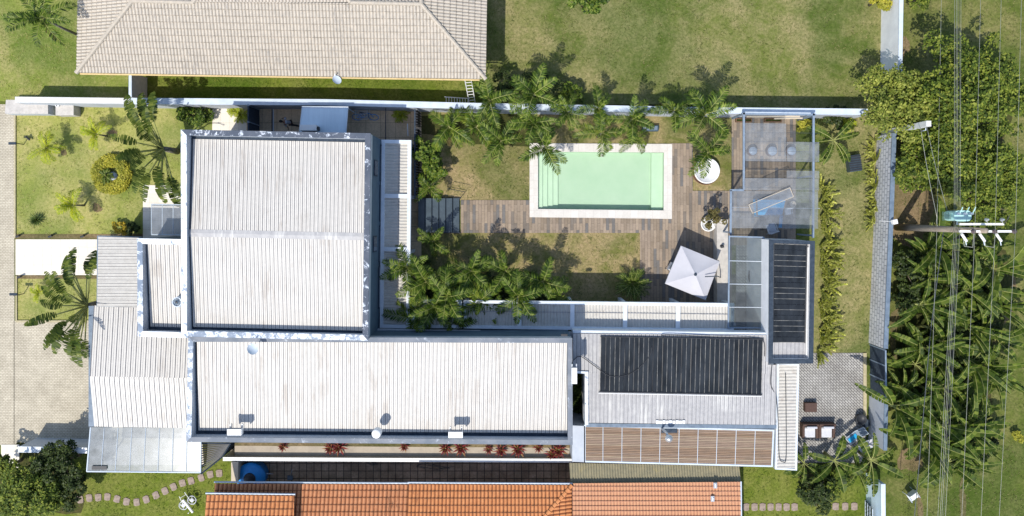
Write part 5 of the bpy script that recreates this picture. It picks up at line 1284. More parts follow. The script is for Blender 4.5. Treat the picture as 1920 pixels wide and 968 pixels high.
for (x0, x1, x2, nm) in hi:
    wire('high pale power line over the roadside, %s one of the three outer lines' % nm, [P(x0 + 6, -260, 9.3), P(x1, 434, 9.42), P(x2 - 10, 1260, 9.3)], .009, 'wire_pale')
for i, (x0, x1, x2) in enumerate(((1788.5, 1789, 1752), (1792, 1792, 1757), (1795, 1794.5, 1760.5), (1798.5, 1797.5, 1764), (1801, 1800, 1768))):
    wire('low cable in the tight bundle of five, %s from the left' % ORD[i], [P(x0 + 2, -260, 7.0 + i * .06), P(x1, 428, 7.1 + i * .08), P(x2 - 10, 1260, 7.0 + i * .06)], .009, 'wire_pale' if i != 3 else 'wire_dark', group='low voltage cable bundle')
wire('thin dark telephone line left of the cable bundle', [P(1770, -260, 4.8), P(1757, 420, 5.0), P(1728, 1260, 4.8)], .010, 'wire_pale')
wire('thick dark telephone cable under the banana leaves', [P(1770, 425, 4.6), P(1745, 620, 4.3), P(1712, 1000, 4.3)], .022, 'wire_dark')
wire('service wire from the white post to the pole, upper one', [P(1726, 238, 5.2), P(1757, 408, 5.2), P(1758, 424, 5.2)], .014, 'wire_pale', .1, 'service wires')
wire('service wire from the white post to the pole, lower one', [P(1738, 238, 5.4), P(1776, 395, 6.6)], .014, 'wire_pale', .1, 'service wires')
for i, (x, y0) in enumerate(((1826, 434), (1866, 434))):
    wire('looping jumper cable below the crossarm, %s' % ('left' if i == 0 else 'right'), [P(x - 20, 446, 8.8), P(x - 18, 462, 8.6), P(x - 2, 464, 8.7), P(x, 438, 9.2)], .016, 'wire_pale', 0, 'jumper cables')

# ------------------------------------------------------------------ person
def skin(name, nodes, edges, mat, parent, sub=2):
    me = bpy.data.meshes.new(name); off = wloc(parent)
    me.from_pydata([tuple(Vector(c) - off) for c, r in nodes], edges, []); me.materials.append(mat)
    o = bpy.data.objects.new(name, me); col.objects.link(o); o.parent = parent
    m = o.modifiers.new('skin', 'SKIN'); m.use_smooth_shade = True
    for i, (c, r) in enumerate(nodes):
        sv = me.skin_vertices[0].data[i]; sv.radius = (r, r) if not isinstance(r, tuple) else r; sv.use_root = (i == 0)
    s_ = o.modifiers.new('sub', 'SUBSURF'); s_.levels = sub; s_.render_levels = sub
    return o
# ------------------------------------------------------------------ walking person: facing left, leaning forward
base = P(551, 235, .04)
t = thing('person', 'person in grey top and black trousers walking with head bent in the side passage', 'person', base)
def B(x, y, z): return base + Vector((x, y, z))     # x: backwards (right in the photo), walking towards -x
body = [(B(.02, .06, .93), .10), (B(-.03, .06, 1.08), .115), (B(-.12, .06, 1.26), .13), (B(-.20, .06, 1.40), .09), (B(-.26, .06, 1.48), .052), (B(-.32, .06, 1.56), .055), (B(-.38, .06, 1.66), .105), (B(-.36, .06, 1.73), .09),
        (B(-.16, .26, 1.38), .055), (B(-.20, .40, 1.14), .042), (B(-.40, .36, .98), .03), (B(-.48, .34, .96), .028),
        (B(-.16, -.14, 1.38), .055), (B(-.04, -.28, 1.14), .042), (B(-.10, -.38, .92), .03), (B(-.13, -.40, .84), .028),
        (B(.0, .16, .88), .085), (B(-.16, .17, .50), .06), (B(-.10, .17, .12), .042), (B(-.22, .17, .05), .04),
        (B(.04, -.04, .88), .085), (B(.14, -.05, .52), .06), (B(.36, -.05, .20), .042), (B(.30, -.05, .06), .04)]
be = [(0, 1), (1, 2), (2, 3), (3, 4), (4, 5), (5, 6), (6, 7), (3, 8), (8, 9), (9, 10), (10, 11), (3, 12), (12, 13), (13, 14), (14, 15), (0, 16), (16, 17), (17, 18), (18, 19), (0, 20), (20, 21), (21, 22), (22, 23)]
skin('body', body, be, MT['skin'], t)
for s_ in (-1, 1):
    palm = body[11 if s_ > 0 else 15][0]
    for f in range(4):
        a_ = (f - 1.5) * .018; d = Vector((-.07, 0, -.04)) if s_ > 0 else Vector((-.03, 0, -.08))
        side = Vector((0, 1, 0)); p0 = palm + side * a_; ln = (.8, 1, .95, .75)[f]
        skin('finger', [(p0, .010), (p0 + d * .6 * ln, .009), (p0 + d * ln + Vector((-.0, 0, -.015)), .007)], [(0, 1), (1, 2)], MT['skin'], t, 1)
    skin('thumb', [(palm + Vector((0, -.02 * s_, 0)), .011), (palm + Vector((-.03, -.05 * s_, -.02)), .009)], [(0, 1)], MT['skin'], t, 1)
skin('shirt', [(B(.02, .06, .92), .125), (B(-.03, .06, 1.08), .14), (B(-.12, .06, 1.26), .155), (B(-.20, .06, 1.40), .105), (B(-.16, .27, 1.37), .075), (B(-.185, .345, 1.23), .062), (B(-.16, -.15, 1.37), .075), (B(-.09, -.225, 1.24), .062)],
     [(0, 1), (1, 2), (2, 3), (3, 4), (4, 5), (3, 6), (6, 7)], MT['shirt'], t)
skin('trousers', [(B(.02, .06, .93), .13), (B(.0, .16, .86), .10), (B(-.16, .17, .50), .078), (B(-.10, .17, .14), .062), (B(.04, -.04, .86), .10), (B(.14, -.05, .52), .078), (B(.35, -.05, .22), .062)],
     [(0, 1), (1, 2), (2, 3), (0, 4), (4, 5), (5, 6)], MT['trousers'], t)
mb = MB(); hc = B(-.36, .06, 1.715)
for i in range(8):
    for k in range(16):
        def hp(i_, k_):
            th = math.pi * .62 * i_ / 8; ph = 2 * math.pi * k_ / 16
            return hc + Vector((.118 * math.sin(th) * math.cos(ph) + .02, .10 * math.sin(th) * math.sin(ph), .105 * math.cos(th)))
        mb.face([hp(i, k), hp(i + 1, k), hp(i + 1, k + 1), hp(i, k + 1)])
mb.build('hair', MT['hair'], t, True)
for s_ in (-1, 1):
    mb = MB(); mb.obox(B(-.27 + (.0 if s_ > 0 else .56), .17 if s_ > 0 else -.05, .035), .25, .09, .07); mb.build('shoe', MT['black'], t, bevel=.02)
    mb = MB(); mb.lathe(B(-.475, .06 + s_ * .035, 1.66), [(.012, 0), (.012, .01), (0, .015)], 8); mb.build('eye', MT['black'], t)
mb = MB(); mb.lathe(B(-.49, .06, 1.63), [(.016, -.02), (.012, .015), (0, .02)], 8); mb.build('nose', MT['skin'], t)

t = thing('round_table', 'dark round table under the glass lean-to roof beside the annex', 'table', P(1418, 517, .04)); c = P(1418, 517, .04)
mb = MB(); mb.lathe((c.x, c.y, .72), [(.78, 0), (.78, .04), (0, .05)], 32); mb.build('table_top', MT['black'], t)
mb = MB(); mb.lathe((c.x, c.y, .05), [(.3, 0), (.28, .03), (.06, .06), (.06, .67)], 14); mb.build('pedestal', MT['black'], t)
# ------------------------------------------------------------------ vegetation builders
def frond(mb, base, az, el, L, droop, n=22, ll=.42, w=.032, vee=.35, twist=0.0, rib=True, mi=0):
    pts = []; p = Vector(base); e = el; h = L / n
    for i in range(n + 1):
        pts.append(p.copy()); p = p + Vector((math.cos(az) * math.cos(e), math.sin(az) * math.cos(e), math.sin(e))) * h
        e -= droop / n
    if rib: mb.tube([pts[i] for i in range(0, n + 1, 4)] + [pts[-1]], [.022 * (1 - i / 8) + .006 for i in range(len(range(0, n + 1, 4)) + 1)], 3, 1)
    for i in range(2, n + 1):
        t = i / n; tg = (pts[i] - pts[i - 1]).normalized(); sd = tg.cross(Vector((0, 0, 1)))
        if sd.length < 1e-3: sd = Vector((1, 0, 0))
        sd.normalize(); up = sd.cross(tg)
        l = ll * (math.sin(math.pi * min(1, .22 + t * .74)) ** .6) * random.uniform(.85, 1.1)
        for s in (-1, 1):
            d = (sd * s * math.cos(vee) + up * math.sin(vee) * random.uniform(.3, 1.3) + tg * random.uniform(.45, .85)).normalized()
            a = pts[i]; m_ = a + d * l * .55; q = a + d * l - Vector((0, 0, l * random.uniform(.15, .4)))
            ww = tg * w
            mb.face([a - ww * .5, m_ - ww, q, m_ + ww, a + ww * .5] if s > 0 else [a + ww * .5, m_ + ww, q, m_ - ww, a - ww * .5], mi)
def make_palm(seed, nf, L, h, ll, mat, droop=(1.2, 1.9), el=(.3, 1.1), w=.032, tr=.09, lean=0, n=22):
    random.seed(seed); t = thing('palm_tree', 'palm', 'palm', (0, 0, 0))
    mb = MB(); top = Vector((lean, 0, h))
    mb.tube([Vector((0, 0, 0)), Vector((lean * .3, 0, h * .5)), top], [tr * 1.3, tr, tr * .8], 8); mb.build('trunk', MT['palm_trunk'], t, True)
    mb = MB()
    for k in range(nf):
        az = 2 * math.pi * k / nf * 1.618 + random.uniform(-.5, .5) if nf < 12 else 2.4 * k
        frond(mb, top + Vector((0, 0, .02 * k / nf)), az, random.uniform(*el), L * random.uniform(.8, 1.1), random.uniform(*droop), n, ll, w, random.uniform(.2, .5))
    frond(mb, top, random.uniform(0, 6), 1.35, L * .7, .5, n, ll * .6, w)
    mb.build('crown', [MT[mat], MT['petiole']], t)
    if nf < 12 and h > 2:
        for k in range(2):
            mb = MB(); frond(mb, top - Vector((0, 0, .08)), random.uniform(0, 6.28), -.25, L * .8, 1.0, 16, ll * .6, w, .1); mb.build('dead_frond', [MT['lf_dry'], MT['wood']], t)
    return t
# garden palms: crown position in the photo, crown height, size
pal = [make_palm(11, 8, 2.2, 3.2, .54, 'lf_palm', (.9, 2.3), (.1, 1.25), w=.040, n=25), make_palm(12, 9, 2.1, 3.6, .52, 'lf_palm', (.8, 2.4), (.0, 1.3), w=.040, n=25), make_palm(13, 7, 2.2, 2.8, .56, 'lf_palm_y', (.8, 2.2), (.2, 1.25), w=.040, n=25)]
hs = [3.2, 3.6, 2.8]; used = [[False], [False], [False]]
GP = [ # (px, py, kind, scale, label)
 (918, 190, 0, .95, 'dark green palm overhanging the boundary wall right of the ladders'),
 (1000, 178, 1, 1.0, 'tall dark palm straddling the wall above the courtyard lawn'),
 (893, 238, 2, .85, 'lighter palm below the wall at the left of the courtyard row'),
 (940, 265, 0, .9, 'dark palm leaning over the small dry lawn left of the pool'),
 (1000, 232, 1, .85, 'palm in the middle of the row with fronds crossing the wall'),
 (1022, 276, 0, .95, 'dark palm whose fronds reach the upper left corner of the pool'),
 (1064, 212, 1, .7, 'small palm on the wall line above the pool coping'),
 (1122, 204, 0, .75, 'upright palm over the wall above the middle of the pool'),
 (1128, 250, 2, .85, 'bright palm whose tip hangs over the pool edge'),
 (1185, 225, 1, .85, 'palm left of the pump box with fronds over the wall'),
 (1190, 262, 2, .6, 'small bright palm at the pool edge below the pump box'),
 (1262, 208, 0, .75, 'long-leaved palm right of the pump box crossing the wall'),
 (1320, 215, 1, 1.05, 'large palm with long fronds right of the pump box, topping the wall'),
 (1326, 286, 0, .95, 'dark palm hanging over the round white planter'),
 (842, 238, 2, .9, 'feathery palm in the narrow bed by the slatted screen'),
 (806, 352, 2, .62, 'small bright palm at the top of the dark steps'),
 (764, 500, 1, .9, 'palm spilling over the narrow walkway pergola'),
 (812, 453, 0, .62, 'small palm just below the dark steps'),
 (800, 528, 0, 1.0, 'big palm at the left of the dense courtyard clump'),
 (778, 596, 2, 1.0, 'yellow-green palm over the corner pergola, lowest left of the clump'),
 (838, 556, 1, 1.0, 'big palm in the centre of the dense courtyard clump'),
 (884, 508, 1, .85, 'palm at the upper edge of the dense clump, below the deck'),
 (850, 608, 0, .8, 'palm hanging over the left end of the long pergola'),
 (900, 563, 2, 1.0, 'bright palm with a long frond over the shaded lawn'),
 (948, 508, 0, .85, 'upright palm with fronds pointing up the lawn, right of the clump'),
 (972, 556, 1, .95, 'palm in the right half of the clump above the long pergola'),
 (1018, 528, 0, .85, 'palm near the right end of the clump with fronds towards the deck'),
 (1040, 553, 2, .8, 'rightmost palm of the clump beside the shaded lawn'),
 (925, 590, 0, .7, 'low palm pressed against the long pergola below the clump centre'),
 (742, 560, 2, .8, 'palm with yellowish fronds over the left edge of the narrow walkway pergola'),
 (815, 575, 1, .95, 'palm between the corner pergola and the clump centre'),
 (865, 530, 2, .9, 'brighter palm rising in the upper left of the dense clump'),
]
for (px, py, k, sc, lb) in GP:
    h = hs[k] * sc * .95
    b = P(px, py, h); place(pal[k], used[k], (b.x, b.y, 0), random.uniform(0, 6.28), sc, lb, 'feather palms of the courtyard')
# street side palm top-left
big = make_palm(21, 11, 2.3, 5.2, .55, 'lf_palm', (1.0, 1.8), w=.05, lean=0.3)
b = P(72, 36, 5.2 * .9); place(big, [False], (b.x, b.y, 0), R(10), .9, 'tall leaning palm at the top left with its trunk showing below the roof', None); big['group'] = 'palms by the street'; del big['group']
sago = make_palm(31, 26, 1.35, .5, .26, 'lf_palm', (.7, 1.3), (.1, 1.1), w=.02, tr=.16)
b = P(1187, 533, .9); place(sago, [False], (b.x, b.y, 0), 0, 1.0, 'round sago palm on the shaded lawn left of the umbrella')
mini = make_palm(32, 16, .9, .3, .22, 'lf_lime', (1.0, 1.7), (.4, 1.2), w=.018, tr=.05); um = [False]
for (px, py, sc, lb) in ((437, 208, .6, 'small green palm at the pale side passage, upper of two'), (452, 216, .75, 'small yellow-green palm against the dark gate'), (750, 216, .75, 'small potted palm alone on the brown passage floor'), (1590, 232, .8, 'low green palm behind the banana plant by the wall')):
    b = P(px, py, .3); place(mini, um, (b.x, b.y, 0), px, sc, lb, 'small palms')
mini.name = 'small_palm'
fan1 = make_palm(33, 9, 1.35, 1.3, .36, 'lf_lime', (1.0, 1.8), (.5, 1.2), w=.026, tr=.06); uf = [False]
for (px, py, sc, lb) in ((88, 278, .95, 'lime green palm with thin fronds near the masonry stores'), (182, 252, .9, 'lime green palm on the front lawn left of the traveller palm'), (138, 385, .95, 'lime green palm below the round clipped hedge'), (74, 550, .55, 'small lime palm on the lawn below the front path')):
    b = P(px, py, 1.3 * sc); place(fan1, uf, (b.x, b.y, 0), px * .7, sc, lb, 'lime palms of the front lawn')
# traveller palms: a flat fan of long-stalked paddle leaves
def paddle(mb, base, d, Ls, Lb, wb, seed):
    rr = random.Random(seed); d = d.normalized(); side = d.cross(Vector((.25, 0, 1)) if abs(d.x) < .9 else Vector((0, .3, 1))).normalized(); up = side.cross(d)
    e = Vector(base) + d * Ls
    mb.tube([Vector(base), Vector(base) + d * Ls * .5, e], [.09, .055, .04], 5, 1)
    n = 16; pr = None; p = e.copy(); dd = d.copy()
    for i in range(n + 1):
        t = i / n; w_ = wb * (math.sin(math.pi * (.06 + .92 * t)) ** .55) * .5
        cur = (p.copy(), w_)
        if pr:
            (p0, w0) = pr
            for s in (-1, 1):
                z0 = up * .25; g = rr.uniform(.2, .9) if rr.random() < .55 else 0
                a = [p0, p0 + (side * s + z0) * w0 * rr.uniform(.9, 1.05) + dd * .05, p + (side * s + z0) * w_ * rr.uniform(.9, 1.05) - dd * g * .12 + dd * .05, p - dd * g * .02]
                mb.face(a if s > 0 else a[::-1])
        pr = cur
        dd = (dd + Vector((0, 0, -.085))).normalized(); p = p + dd * Lb / n
def traveller(label, px, py, h, spread, n, Ls, Lb, wb, ax):
    bs = P(px, py, 0); t = thing('traveller_palm', label, 'traveller palm', bs, 'traveller palms')
    mb = MB(); mb.tube([bs, bs + Vector((0, 0, h))], [.22, .16], 10); mb.build('trunk', MT['palm_trunk'], t, True)
    mb = MB()
    for k in range(n):
        f = (k + .5) / n * 2 - 1; a_ = f * spread
        d = ax * math.sin(a_) + Vector((0, 0, 1)) * math.cos(a_) + Vector((random.uniform(-.3, .3), random.uniform(-.12, .12), 0))
        paddle(mb, bs + Vector((0, 0, h)) + ax * f * .15, d, Ls * random.uniform(.85, 1.1), Lb * random.uniform(.85, 1.1), wb, k)
    mb.build('crown', [MT['lf_fan'], MT['petiole']], t)
random.seed(5)
traveller('big traveller palm fanning out beside the north-west corner of the white house', 333, 284, 2.1, 1.3, 24, 2.3, 1.8, .60, Vector((-.25, .97, 0)).normalized())
traveller('big traveller palm fanning out between the porch roof and the driveway', 196, 566, 2.1, 1.35, 24, 2.2, 1.8, .60, Vector((.12, .99, 0)).normalized())
# bananas: broad blades with pale midribs
def bananaleaf(mb, base, az, el, L, wd, droop, rr):
    n = 14; p = Vector(base); e = el; pts = []
    for i in range(n + 1):
        pts.append(p.copy()); p = p + Vector((math.cos(az) * math.cos(e), math.sin(az) * math.cos(e), math.sin(e))) * L / n; e -= droop / n
    fold = rr.uniform(.15, 1.0); side = Vector((-math.sin(az), math.cos(az), 0)); tears = [rr.random() < .35 for _ in range(n)]
    for i in range(3, n):
        for s in (-1, 1):
            w0 = wd * math.sin(math.pi * (.1 + .88 * (i - 3) / (n - 3))) ** .6 * .5; w1 = wd * math.sin(math.pi * (.1 + .88 * (i - 2) / (n - 3))) ** .6 * .5
            tg = (pts[i + 1] - pts[i]).normalized(); up = side.cross(tg) * -1
            if up.z < 0: up = -up
            z = fold; g = .05 if tears[i] else 0
            a = [pts[i], pts[i] + (side * s + up * z) * w0 / (1 + z * z) ** .5 + Vector((0, 0, rr.uniform(-.05, .03))), pts[i + 1] + (side * s + up * z) * w1 / (1 + z * z) ** .5 - tg * g, pts[i + 1]]
            mb.face(a[::-1] if s > 0 else a)
    mb.tube([pts[i] + Vector((0, 0, .012)) for i in range(0, n + 1, 2)], [.035 - .0038 * k for k in range(n // 2 + 1)], 4, 1)
def make_banana(seed, nl, L, wd, h, el=(.35, 1.2), mat='lf_banana'):
    rr = random.Random(seed); t = thing('banana_plant', 'banana plant', 'banana plant', (0, 0, 0))
    mb = MB(); mb.tube([(0, 0, 0), (0, 0, h)], [.13, .09], 8); mb.build('trunk', MT['petiole'], t, True)
    mb = MB()
    for k in range(nl): bananaleaf(mb, (0, 0, h), k * 2.4 + rr.uniform(-.7, .7), rr.uniform(*el), L * rr.uniform(.75, 1.1), wd * rr.uniform(.8, 1.1), rr.uniform(.7, 1.7), rr)
    mb.build('crown', [MT[mat], MT['petiole']], t); return t
ban = [make_banana(1, 8, 2.9, .62, 1.6, (.3, 1.4)), make_banana(2, 6, 3.0, .56, 1.9, (.6, 1.45)), make_banana(3, 9, 2.2, .60, 1.2, (.2, 1.3)), make_banana(4, 7, 2.6, .40, 1.4, (.4, 1.4)), make_banana(5, 5, 2.4, .5, 1.0, (.1, 1.2))]; ub = [[False] for _ in range(5)]; bh = [2.4, 2.9, 1.8, 2.2, 1.6]
rr = random.Random(77); UNDER = []
rows = [(468, (1768, 1796, 1826, 1858)), (503, (1750, 1780, 1812, 1846, 1880)), (540, (1768, 1800, 1832, 1862)), (575, (1744, 1774, 1806, 1838, 1878)), (612, (1758, 1790, 1820, 1856)), (650, (1742, 1772, 1804, 1836, 1870)),
        (690, (1728, 1760, 1794, 1828, 1860)), (728, (1710, 1742, 1776, 1810, 1846)), (765, (1692, 1724, 1758, 1792, 1830)), (800, (1716, 1750, 1784, 1818, 1848)), (838, (1752, 1786, 1814, 1840)), (870, (1790, 1824))]
tot = 0
for ri, (y, xs) in enumerate(rows):
    for ci, x in enumerate(xs):
        k = (ri * 2 + ci) % 5; sc = rr.uniform(.75, 1.15)
        b = P(x + rr.uniform(-8, 8), y + rr.uniform(-8, 8), bh[k] * sc)
        place(ban[k], ub[k], (b.x, b.y, 0), rr.uniform(0, 6.28), sc, 'roadside banana plant, %s from the left in the %s row from the top' % (ORD[ci], ORD[ri]), 'banana plants of the roadside thicket')
extra = [(1742, 478), (1745, 525), (1722, 655), (1698, 735), (1888, 560), (1880, 640), (1868, 705), (1738, 828), (1822, 480)]
for i, (x, y) in enumerate(extra):
    b = P(x, y, bh[i % 5] * .85); place(ban[i % 5], ub[i % 5], (b.x, b.y, 0), rr.uniform(0, 6.28), .85, 'smaller banana plant at the outer edge of the roadside thicket, %s going down the photo' % ORD[i] if False else ['small banana plant at the upper left tip of the roadside thicket', 'small banana plant right of the lower dark shrub by the wall', 'small banana plant level with the wall gate', 'small banana plant overhanging the short patio wall', 'small banana plant at the upper right rim of the thicket', 'small banana plant at the middle right rim of the thicket', 'small banana plant at the lower right rim of the thicket', 'small banana plant at the lower left rim of the thicket', 'small banana plant just below the pole crossarms'][i], 'banana plants of the roadside thicket')
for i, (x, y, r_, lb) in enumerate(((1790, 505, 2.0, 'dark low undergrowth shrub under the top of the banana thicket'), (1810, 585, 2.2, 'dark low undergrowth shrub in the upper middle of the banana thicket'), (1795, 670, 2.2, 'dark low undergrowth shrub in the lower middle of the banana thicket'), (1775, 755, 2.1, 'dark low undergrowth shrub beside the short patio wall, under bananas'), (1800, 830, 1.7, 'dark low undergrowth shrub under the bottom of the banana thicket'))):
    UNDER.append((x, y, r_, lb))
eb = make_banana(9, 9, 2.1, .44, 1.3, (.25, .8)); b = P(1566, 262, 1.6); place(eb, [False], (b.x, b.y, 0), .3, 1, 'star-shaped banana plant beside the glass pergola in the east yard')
sb = make_banana(14, 9, 2.2, .55, 1.5, (.2, .9)); usb = [False]
for (px, py, sc, lb) in ((1512, 872, .8, 'banana plant beside the foot of the cream strip roof'), (1570, 868, 1.0, 'banana plant below the folding loungers'), (1640, 868, 1.05, 'banana plant with long drooping leaves right of the patio corner'), (1612, 886, .8, 'banana plant in front of the blue-grey wall')):
    b = P(px, py, 2.0 * sc); place(sb, usb, (b.x, b.y, 0), px, sc, lb, 'banana plants at the patio corner')
# broadleaf crowns
def crownmesh(mb, c, r, n, leaf, seed, flat=.75, clumps=None, mi=0):
    rr = random.Random(seed); c = Vector(c); cl = []
    nc = clumps or int(n / 80)
    for _ in range(nc):
        u = rr.random() ** .4; th = rr.uniform(0, 6.283); ph = math.acos(rr.uniform(-.45, 1))
        bump = 1 + .22 * math.sin(3 * th + seed) + .12 * math.sin(5 * th + 2 * seed)
        cl.append(c + Vector((r * u * bump * math.sin(ph) * math.cos(th), r * u * bump * math.sin(ph) * math.sin(th), r * flat * u * math.cos(ph))))
    for k in range(n):
        q = cl[k % nc]; s = r * .17
        dv = Vector((rr.gauss(0, 1), rr.gauss(0, 1), rr.gauss(.35, .8))).normalized()
        o = q + Vector((dv.x, dv.y, dv.z * .8)) * s * rr.uniform(.55, 1.1)
        az = math.atan2(dv.y, dv.x) + rr.uniform(-.9, .9); ti = rr.uniform(-.3, 1.0); l = leaf * rr.uniform(.7, 1.3)
        d = Vector((math.cos(az) * math.cos(ti * .5), math.sin(az) * math.cos(ti * .5), -math.sin(ti * .5))); sd = Vector((-math.sin(az), math.cos(az), rr.uniform(-.7, .7))).normalized() * l * .32
        mb.face([o, o + d * l * .5 - sd, o + d * l, o + d * l * .5 + sd], mi)
def make_tree(seed, r, h, n, leaf, mat, name='broadleaf_tree', flat=.75):
    t = thing(name, 'tree', 'tree', (0, 0, 0)); rr = random.Random(seed)
    mb = MB(); mb.tube([(0, 0, 0), (.1, .05, (h - r * .5) * .6), (.05, 0, h - r * .3)], [r * .09 + .04, r * .06 + .03, r * .03 + .02], 8)
    for k in range(9):
        a_ = k * .9; mb.tube([(0.06, 0, (h - r * .5) * rr.uniform(.4, .9)), (r * .4 * math.cos(a_), r * .4 * math.sin(a_), h - r * .2), (r * .75 * math.cos(a_ + .2), r * .75 * math.sin(a_ + .2), h + r * .05)], [r * .035 + .01, r * .02 + .01, .008], 5)
    mb.build('trunk', MT['trunk'], t, True)
    mb = MB(); crownmesh(mb, (0, 0, h), r, n, leaf, seed, flat); mb.build('crown', MT[mat], t); return t
def put(t, px, py, z, rz, sc, label, group=None):
    b = P(px, py, z * sc); place(t, [False], (b.x, b.y, 0), rz, sc, label, group)
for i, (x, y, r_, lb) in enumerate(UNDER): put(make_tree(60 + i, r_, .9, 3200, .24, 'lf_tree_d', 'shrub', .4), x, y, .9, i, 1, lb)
put(make_tree(1, 2.3, 3.0, 9000, .17, 'lf_tree_y'), 1692, 192, 3.2, 0, 1, 'pale yellow-green tree growing over the top of the east wall')
put(make_tree(2, 2.9, 4.0, 9000, .2, 'lf_tree'), 1790, 170, 4.2, 0, 1, 'large dark green tree under the power lines, right of the pale tree')
put(make_tree(3, 2.2, 3.4, 6000, .19, 'lf_tree'), 1862, 160, 3.6, 0, 1, 'darker tree at the right edge under the outer power lines')
put(make_tree(4, 2.2, 3.0, 7500, .19, 'lf_tree'), 1765, 305, 3.2, 0, 1, 'green bushy tree above the transformer, left of the lines')
put(make_tree(5, 2.3, 3.0, 7000, .19, 'lf_tree'), 1842, 290, 3.2, 0, 1, 'green bushy tree above the crossarms, right of the lines')
put(make_tree(6, 1.8, 2.4, 5000, .17, 'lf_tree'), 1858, 370, 2.6, 0, 1, 'low green tree between the tall trees and the crossarms')
put(make_tree(7, 1.3, 1.5, 3600, .16, 'lf_tree_d', 'shrub'), 1710, 505, 1.5, 0, 1, 'dark bushy shrub below the pole foot by the east wall')
put(make_tree(8, 1.0, 1.1, 2200, .15, 'lf_tree_d', 'shrub'), 1700, 560, 1.1, 0, 1, 'small dark shrub left of the banana thicket')
put(make_tree(9, 1.9, 2.8, 8000, .17, 'lf_tree'), 55, 925, 2.8, 0, 1, 'big olive green tree in the bottom left corner')
put(make_tree(10, 1.5, 2.4, 5000, .15, 'lf_tree_d'), 112, 872, 2.2, 0, 1, 'dark green tree between the corner tree and the carport')
put(make_tree(19, 1.2, 2.0, 3600, .15, 'lf_tree_d'), 126, 915, 1.8, 0, 1, 'dark rounded shrub at the start of the curved stone path')
put(make_tree(20, .9, 1.8, 2400, .15, 'lf_tree'), 6, 880, 1.8, 0, 1, 'small tree at the left edge by the white street pad')
put(make_tree(11, 1.2, 1.4, 3600, .14, 'lf_tree_d', 'shrub'), 1532, 925, 1.4, 0, 1, 'dark shrub at the bottom beside the straight stone row')
put(make_tree(12, .95, 1.1, 2400, .14, 'lf_tree', 'shrub'), 1560, 905, 1.1, 0, 1, 'green shrub below the banana leaves at the patio corner')
put(make_tree(13, 1.4, 2.0, 3600, .16, 'lf_tree_d', 'shrub'), 1010, 168, 1.6, 0, .8, 'dark round shrub on the lawn side of the wall behind the palms')
put(make_tree(14, 1.0, 1.2, 2400, .13, 'lf_palm_y', 'shrub'), 1070, 178, 1.2, 0, .8, 'bright leafy shrub on the lawn side of the wall above the pool')
put(make_tree(15, 1.0, 1.5, 2200, .13, 'lf_tree_d', 'shrub'), 948, 172, 1.2, 0, 1, 'dark shrub behind the wall right of the ladders')
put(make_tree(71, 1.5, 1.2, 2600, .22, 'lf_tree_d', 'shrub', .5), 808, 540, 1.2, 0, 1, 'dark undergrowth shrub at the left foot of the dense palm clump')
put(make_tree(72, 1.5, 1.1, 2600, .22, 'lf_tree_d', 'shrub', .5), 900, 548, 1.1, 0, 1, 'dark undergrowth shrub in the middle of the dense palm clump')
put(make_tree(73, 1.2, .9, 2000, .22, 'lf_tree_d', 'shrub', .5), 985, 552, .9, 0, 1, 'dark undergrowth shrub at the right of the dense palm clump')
put(make_tree(16, .75, 1.6, 1600, .10, 'lf_dry', 'shrub', 1.0), 1340, 410, 1.5, 0, 1.0, 'straggly brown-green bush in the white bowl planter')
put(make_tree(21, .9, 1.6, 2600, .16, 'lf_palm', 'shrub', 1.0), 800, 285, 1.6, 0, 1, 'feathery dark shrub right of the slatted screen, upper one')
put(make_tree(22, .8, 1.5, 2200, .16, 'lf_palm_y', 'shrub', 1.0), 812, 318, 1.5, 0, 1, 'feathery green shrub right of the slatted screen, lower one')
put(make_tree(23, 1.1, 3.0, 2600, .2, 'lf_palm', 'shrub'), 1100, -8, 2.5, 0, 1, 'dark shrub at the top edge of the big lawn')
put(make_tree(24, .7, 1.5, 1400, .15, 'lf_hedge', 'shrub'), 1650, -2, 1.5, 0, 1, 'yellow-green shrub over the top of the white wall at the top edge')
put(make_tree(25, .9, 1.0, 1600, .15, 'lf_tree', 'shrub'), 1725, -4, 1.0, 0, 1, 'low green shrub right of the white wall at the top edge')
put(make_tree(26, .6, .5, 1300, .13, 'lf_yellow', 'shrub'), 228, 431, .45, 0, .8, 'golden yellow shrub beside the entrance pad')
put(make_tree(27, .6, .6, 1300, .13, 'lf_tree_d', 'shrub'), 250, 427, .5, 0, .8, 'dark green shrub right of the golden yellow one')
put(make_tree(28, .55, .6, 1200, .13, 'lf_palm_y', 'shrub'), 470, 843, .6, 0, .9, 'green climbing shrub on the low white wall above the blue tank')
put(make_tree(29, .45, .5, 1000, .12, 'lf_lime', 'shrub'), 498, 845, .5, 0, .9, 'light green shrub beside the first red cordyline')
put(make_tree(34, .8, .8, 1800, .14, 'lf_palm_y', 'shrub'), 352, 215, .8, 0, 1, 'green leafy shrub against the wall north of the house')
put(make_tree(35, .7, .7, 1500, .14, 'lf_palm', 'shrub'), 381, 218, .7, 0, 1, 'dark green shrub next to the pale side passage')
put(make_tree(36, .4, .3, 500, .14, 'lf_hedge', 'shrub'), 1908, 817, .3, 0, 1, 'small yellow-green shrub on the grass at the right edge')
put(make_tree(37, .8, .7, 1300, .16, 'lf_tree_d', 'shrub'), 1560, 220, .6, 0, 1, 'dark undergrowth by the wall above the star-shaped banana plant')
put(make_tree(38, .45, .5, 900, .12, 'lf_hedge', 'shrub'), 1508, 236, .5, 0, 1, 'yellowish shrub inside the upper right corner of the glass pergola')
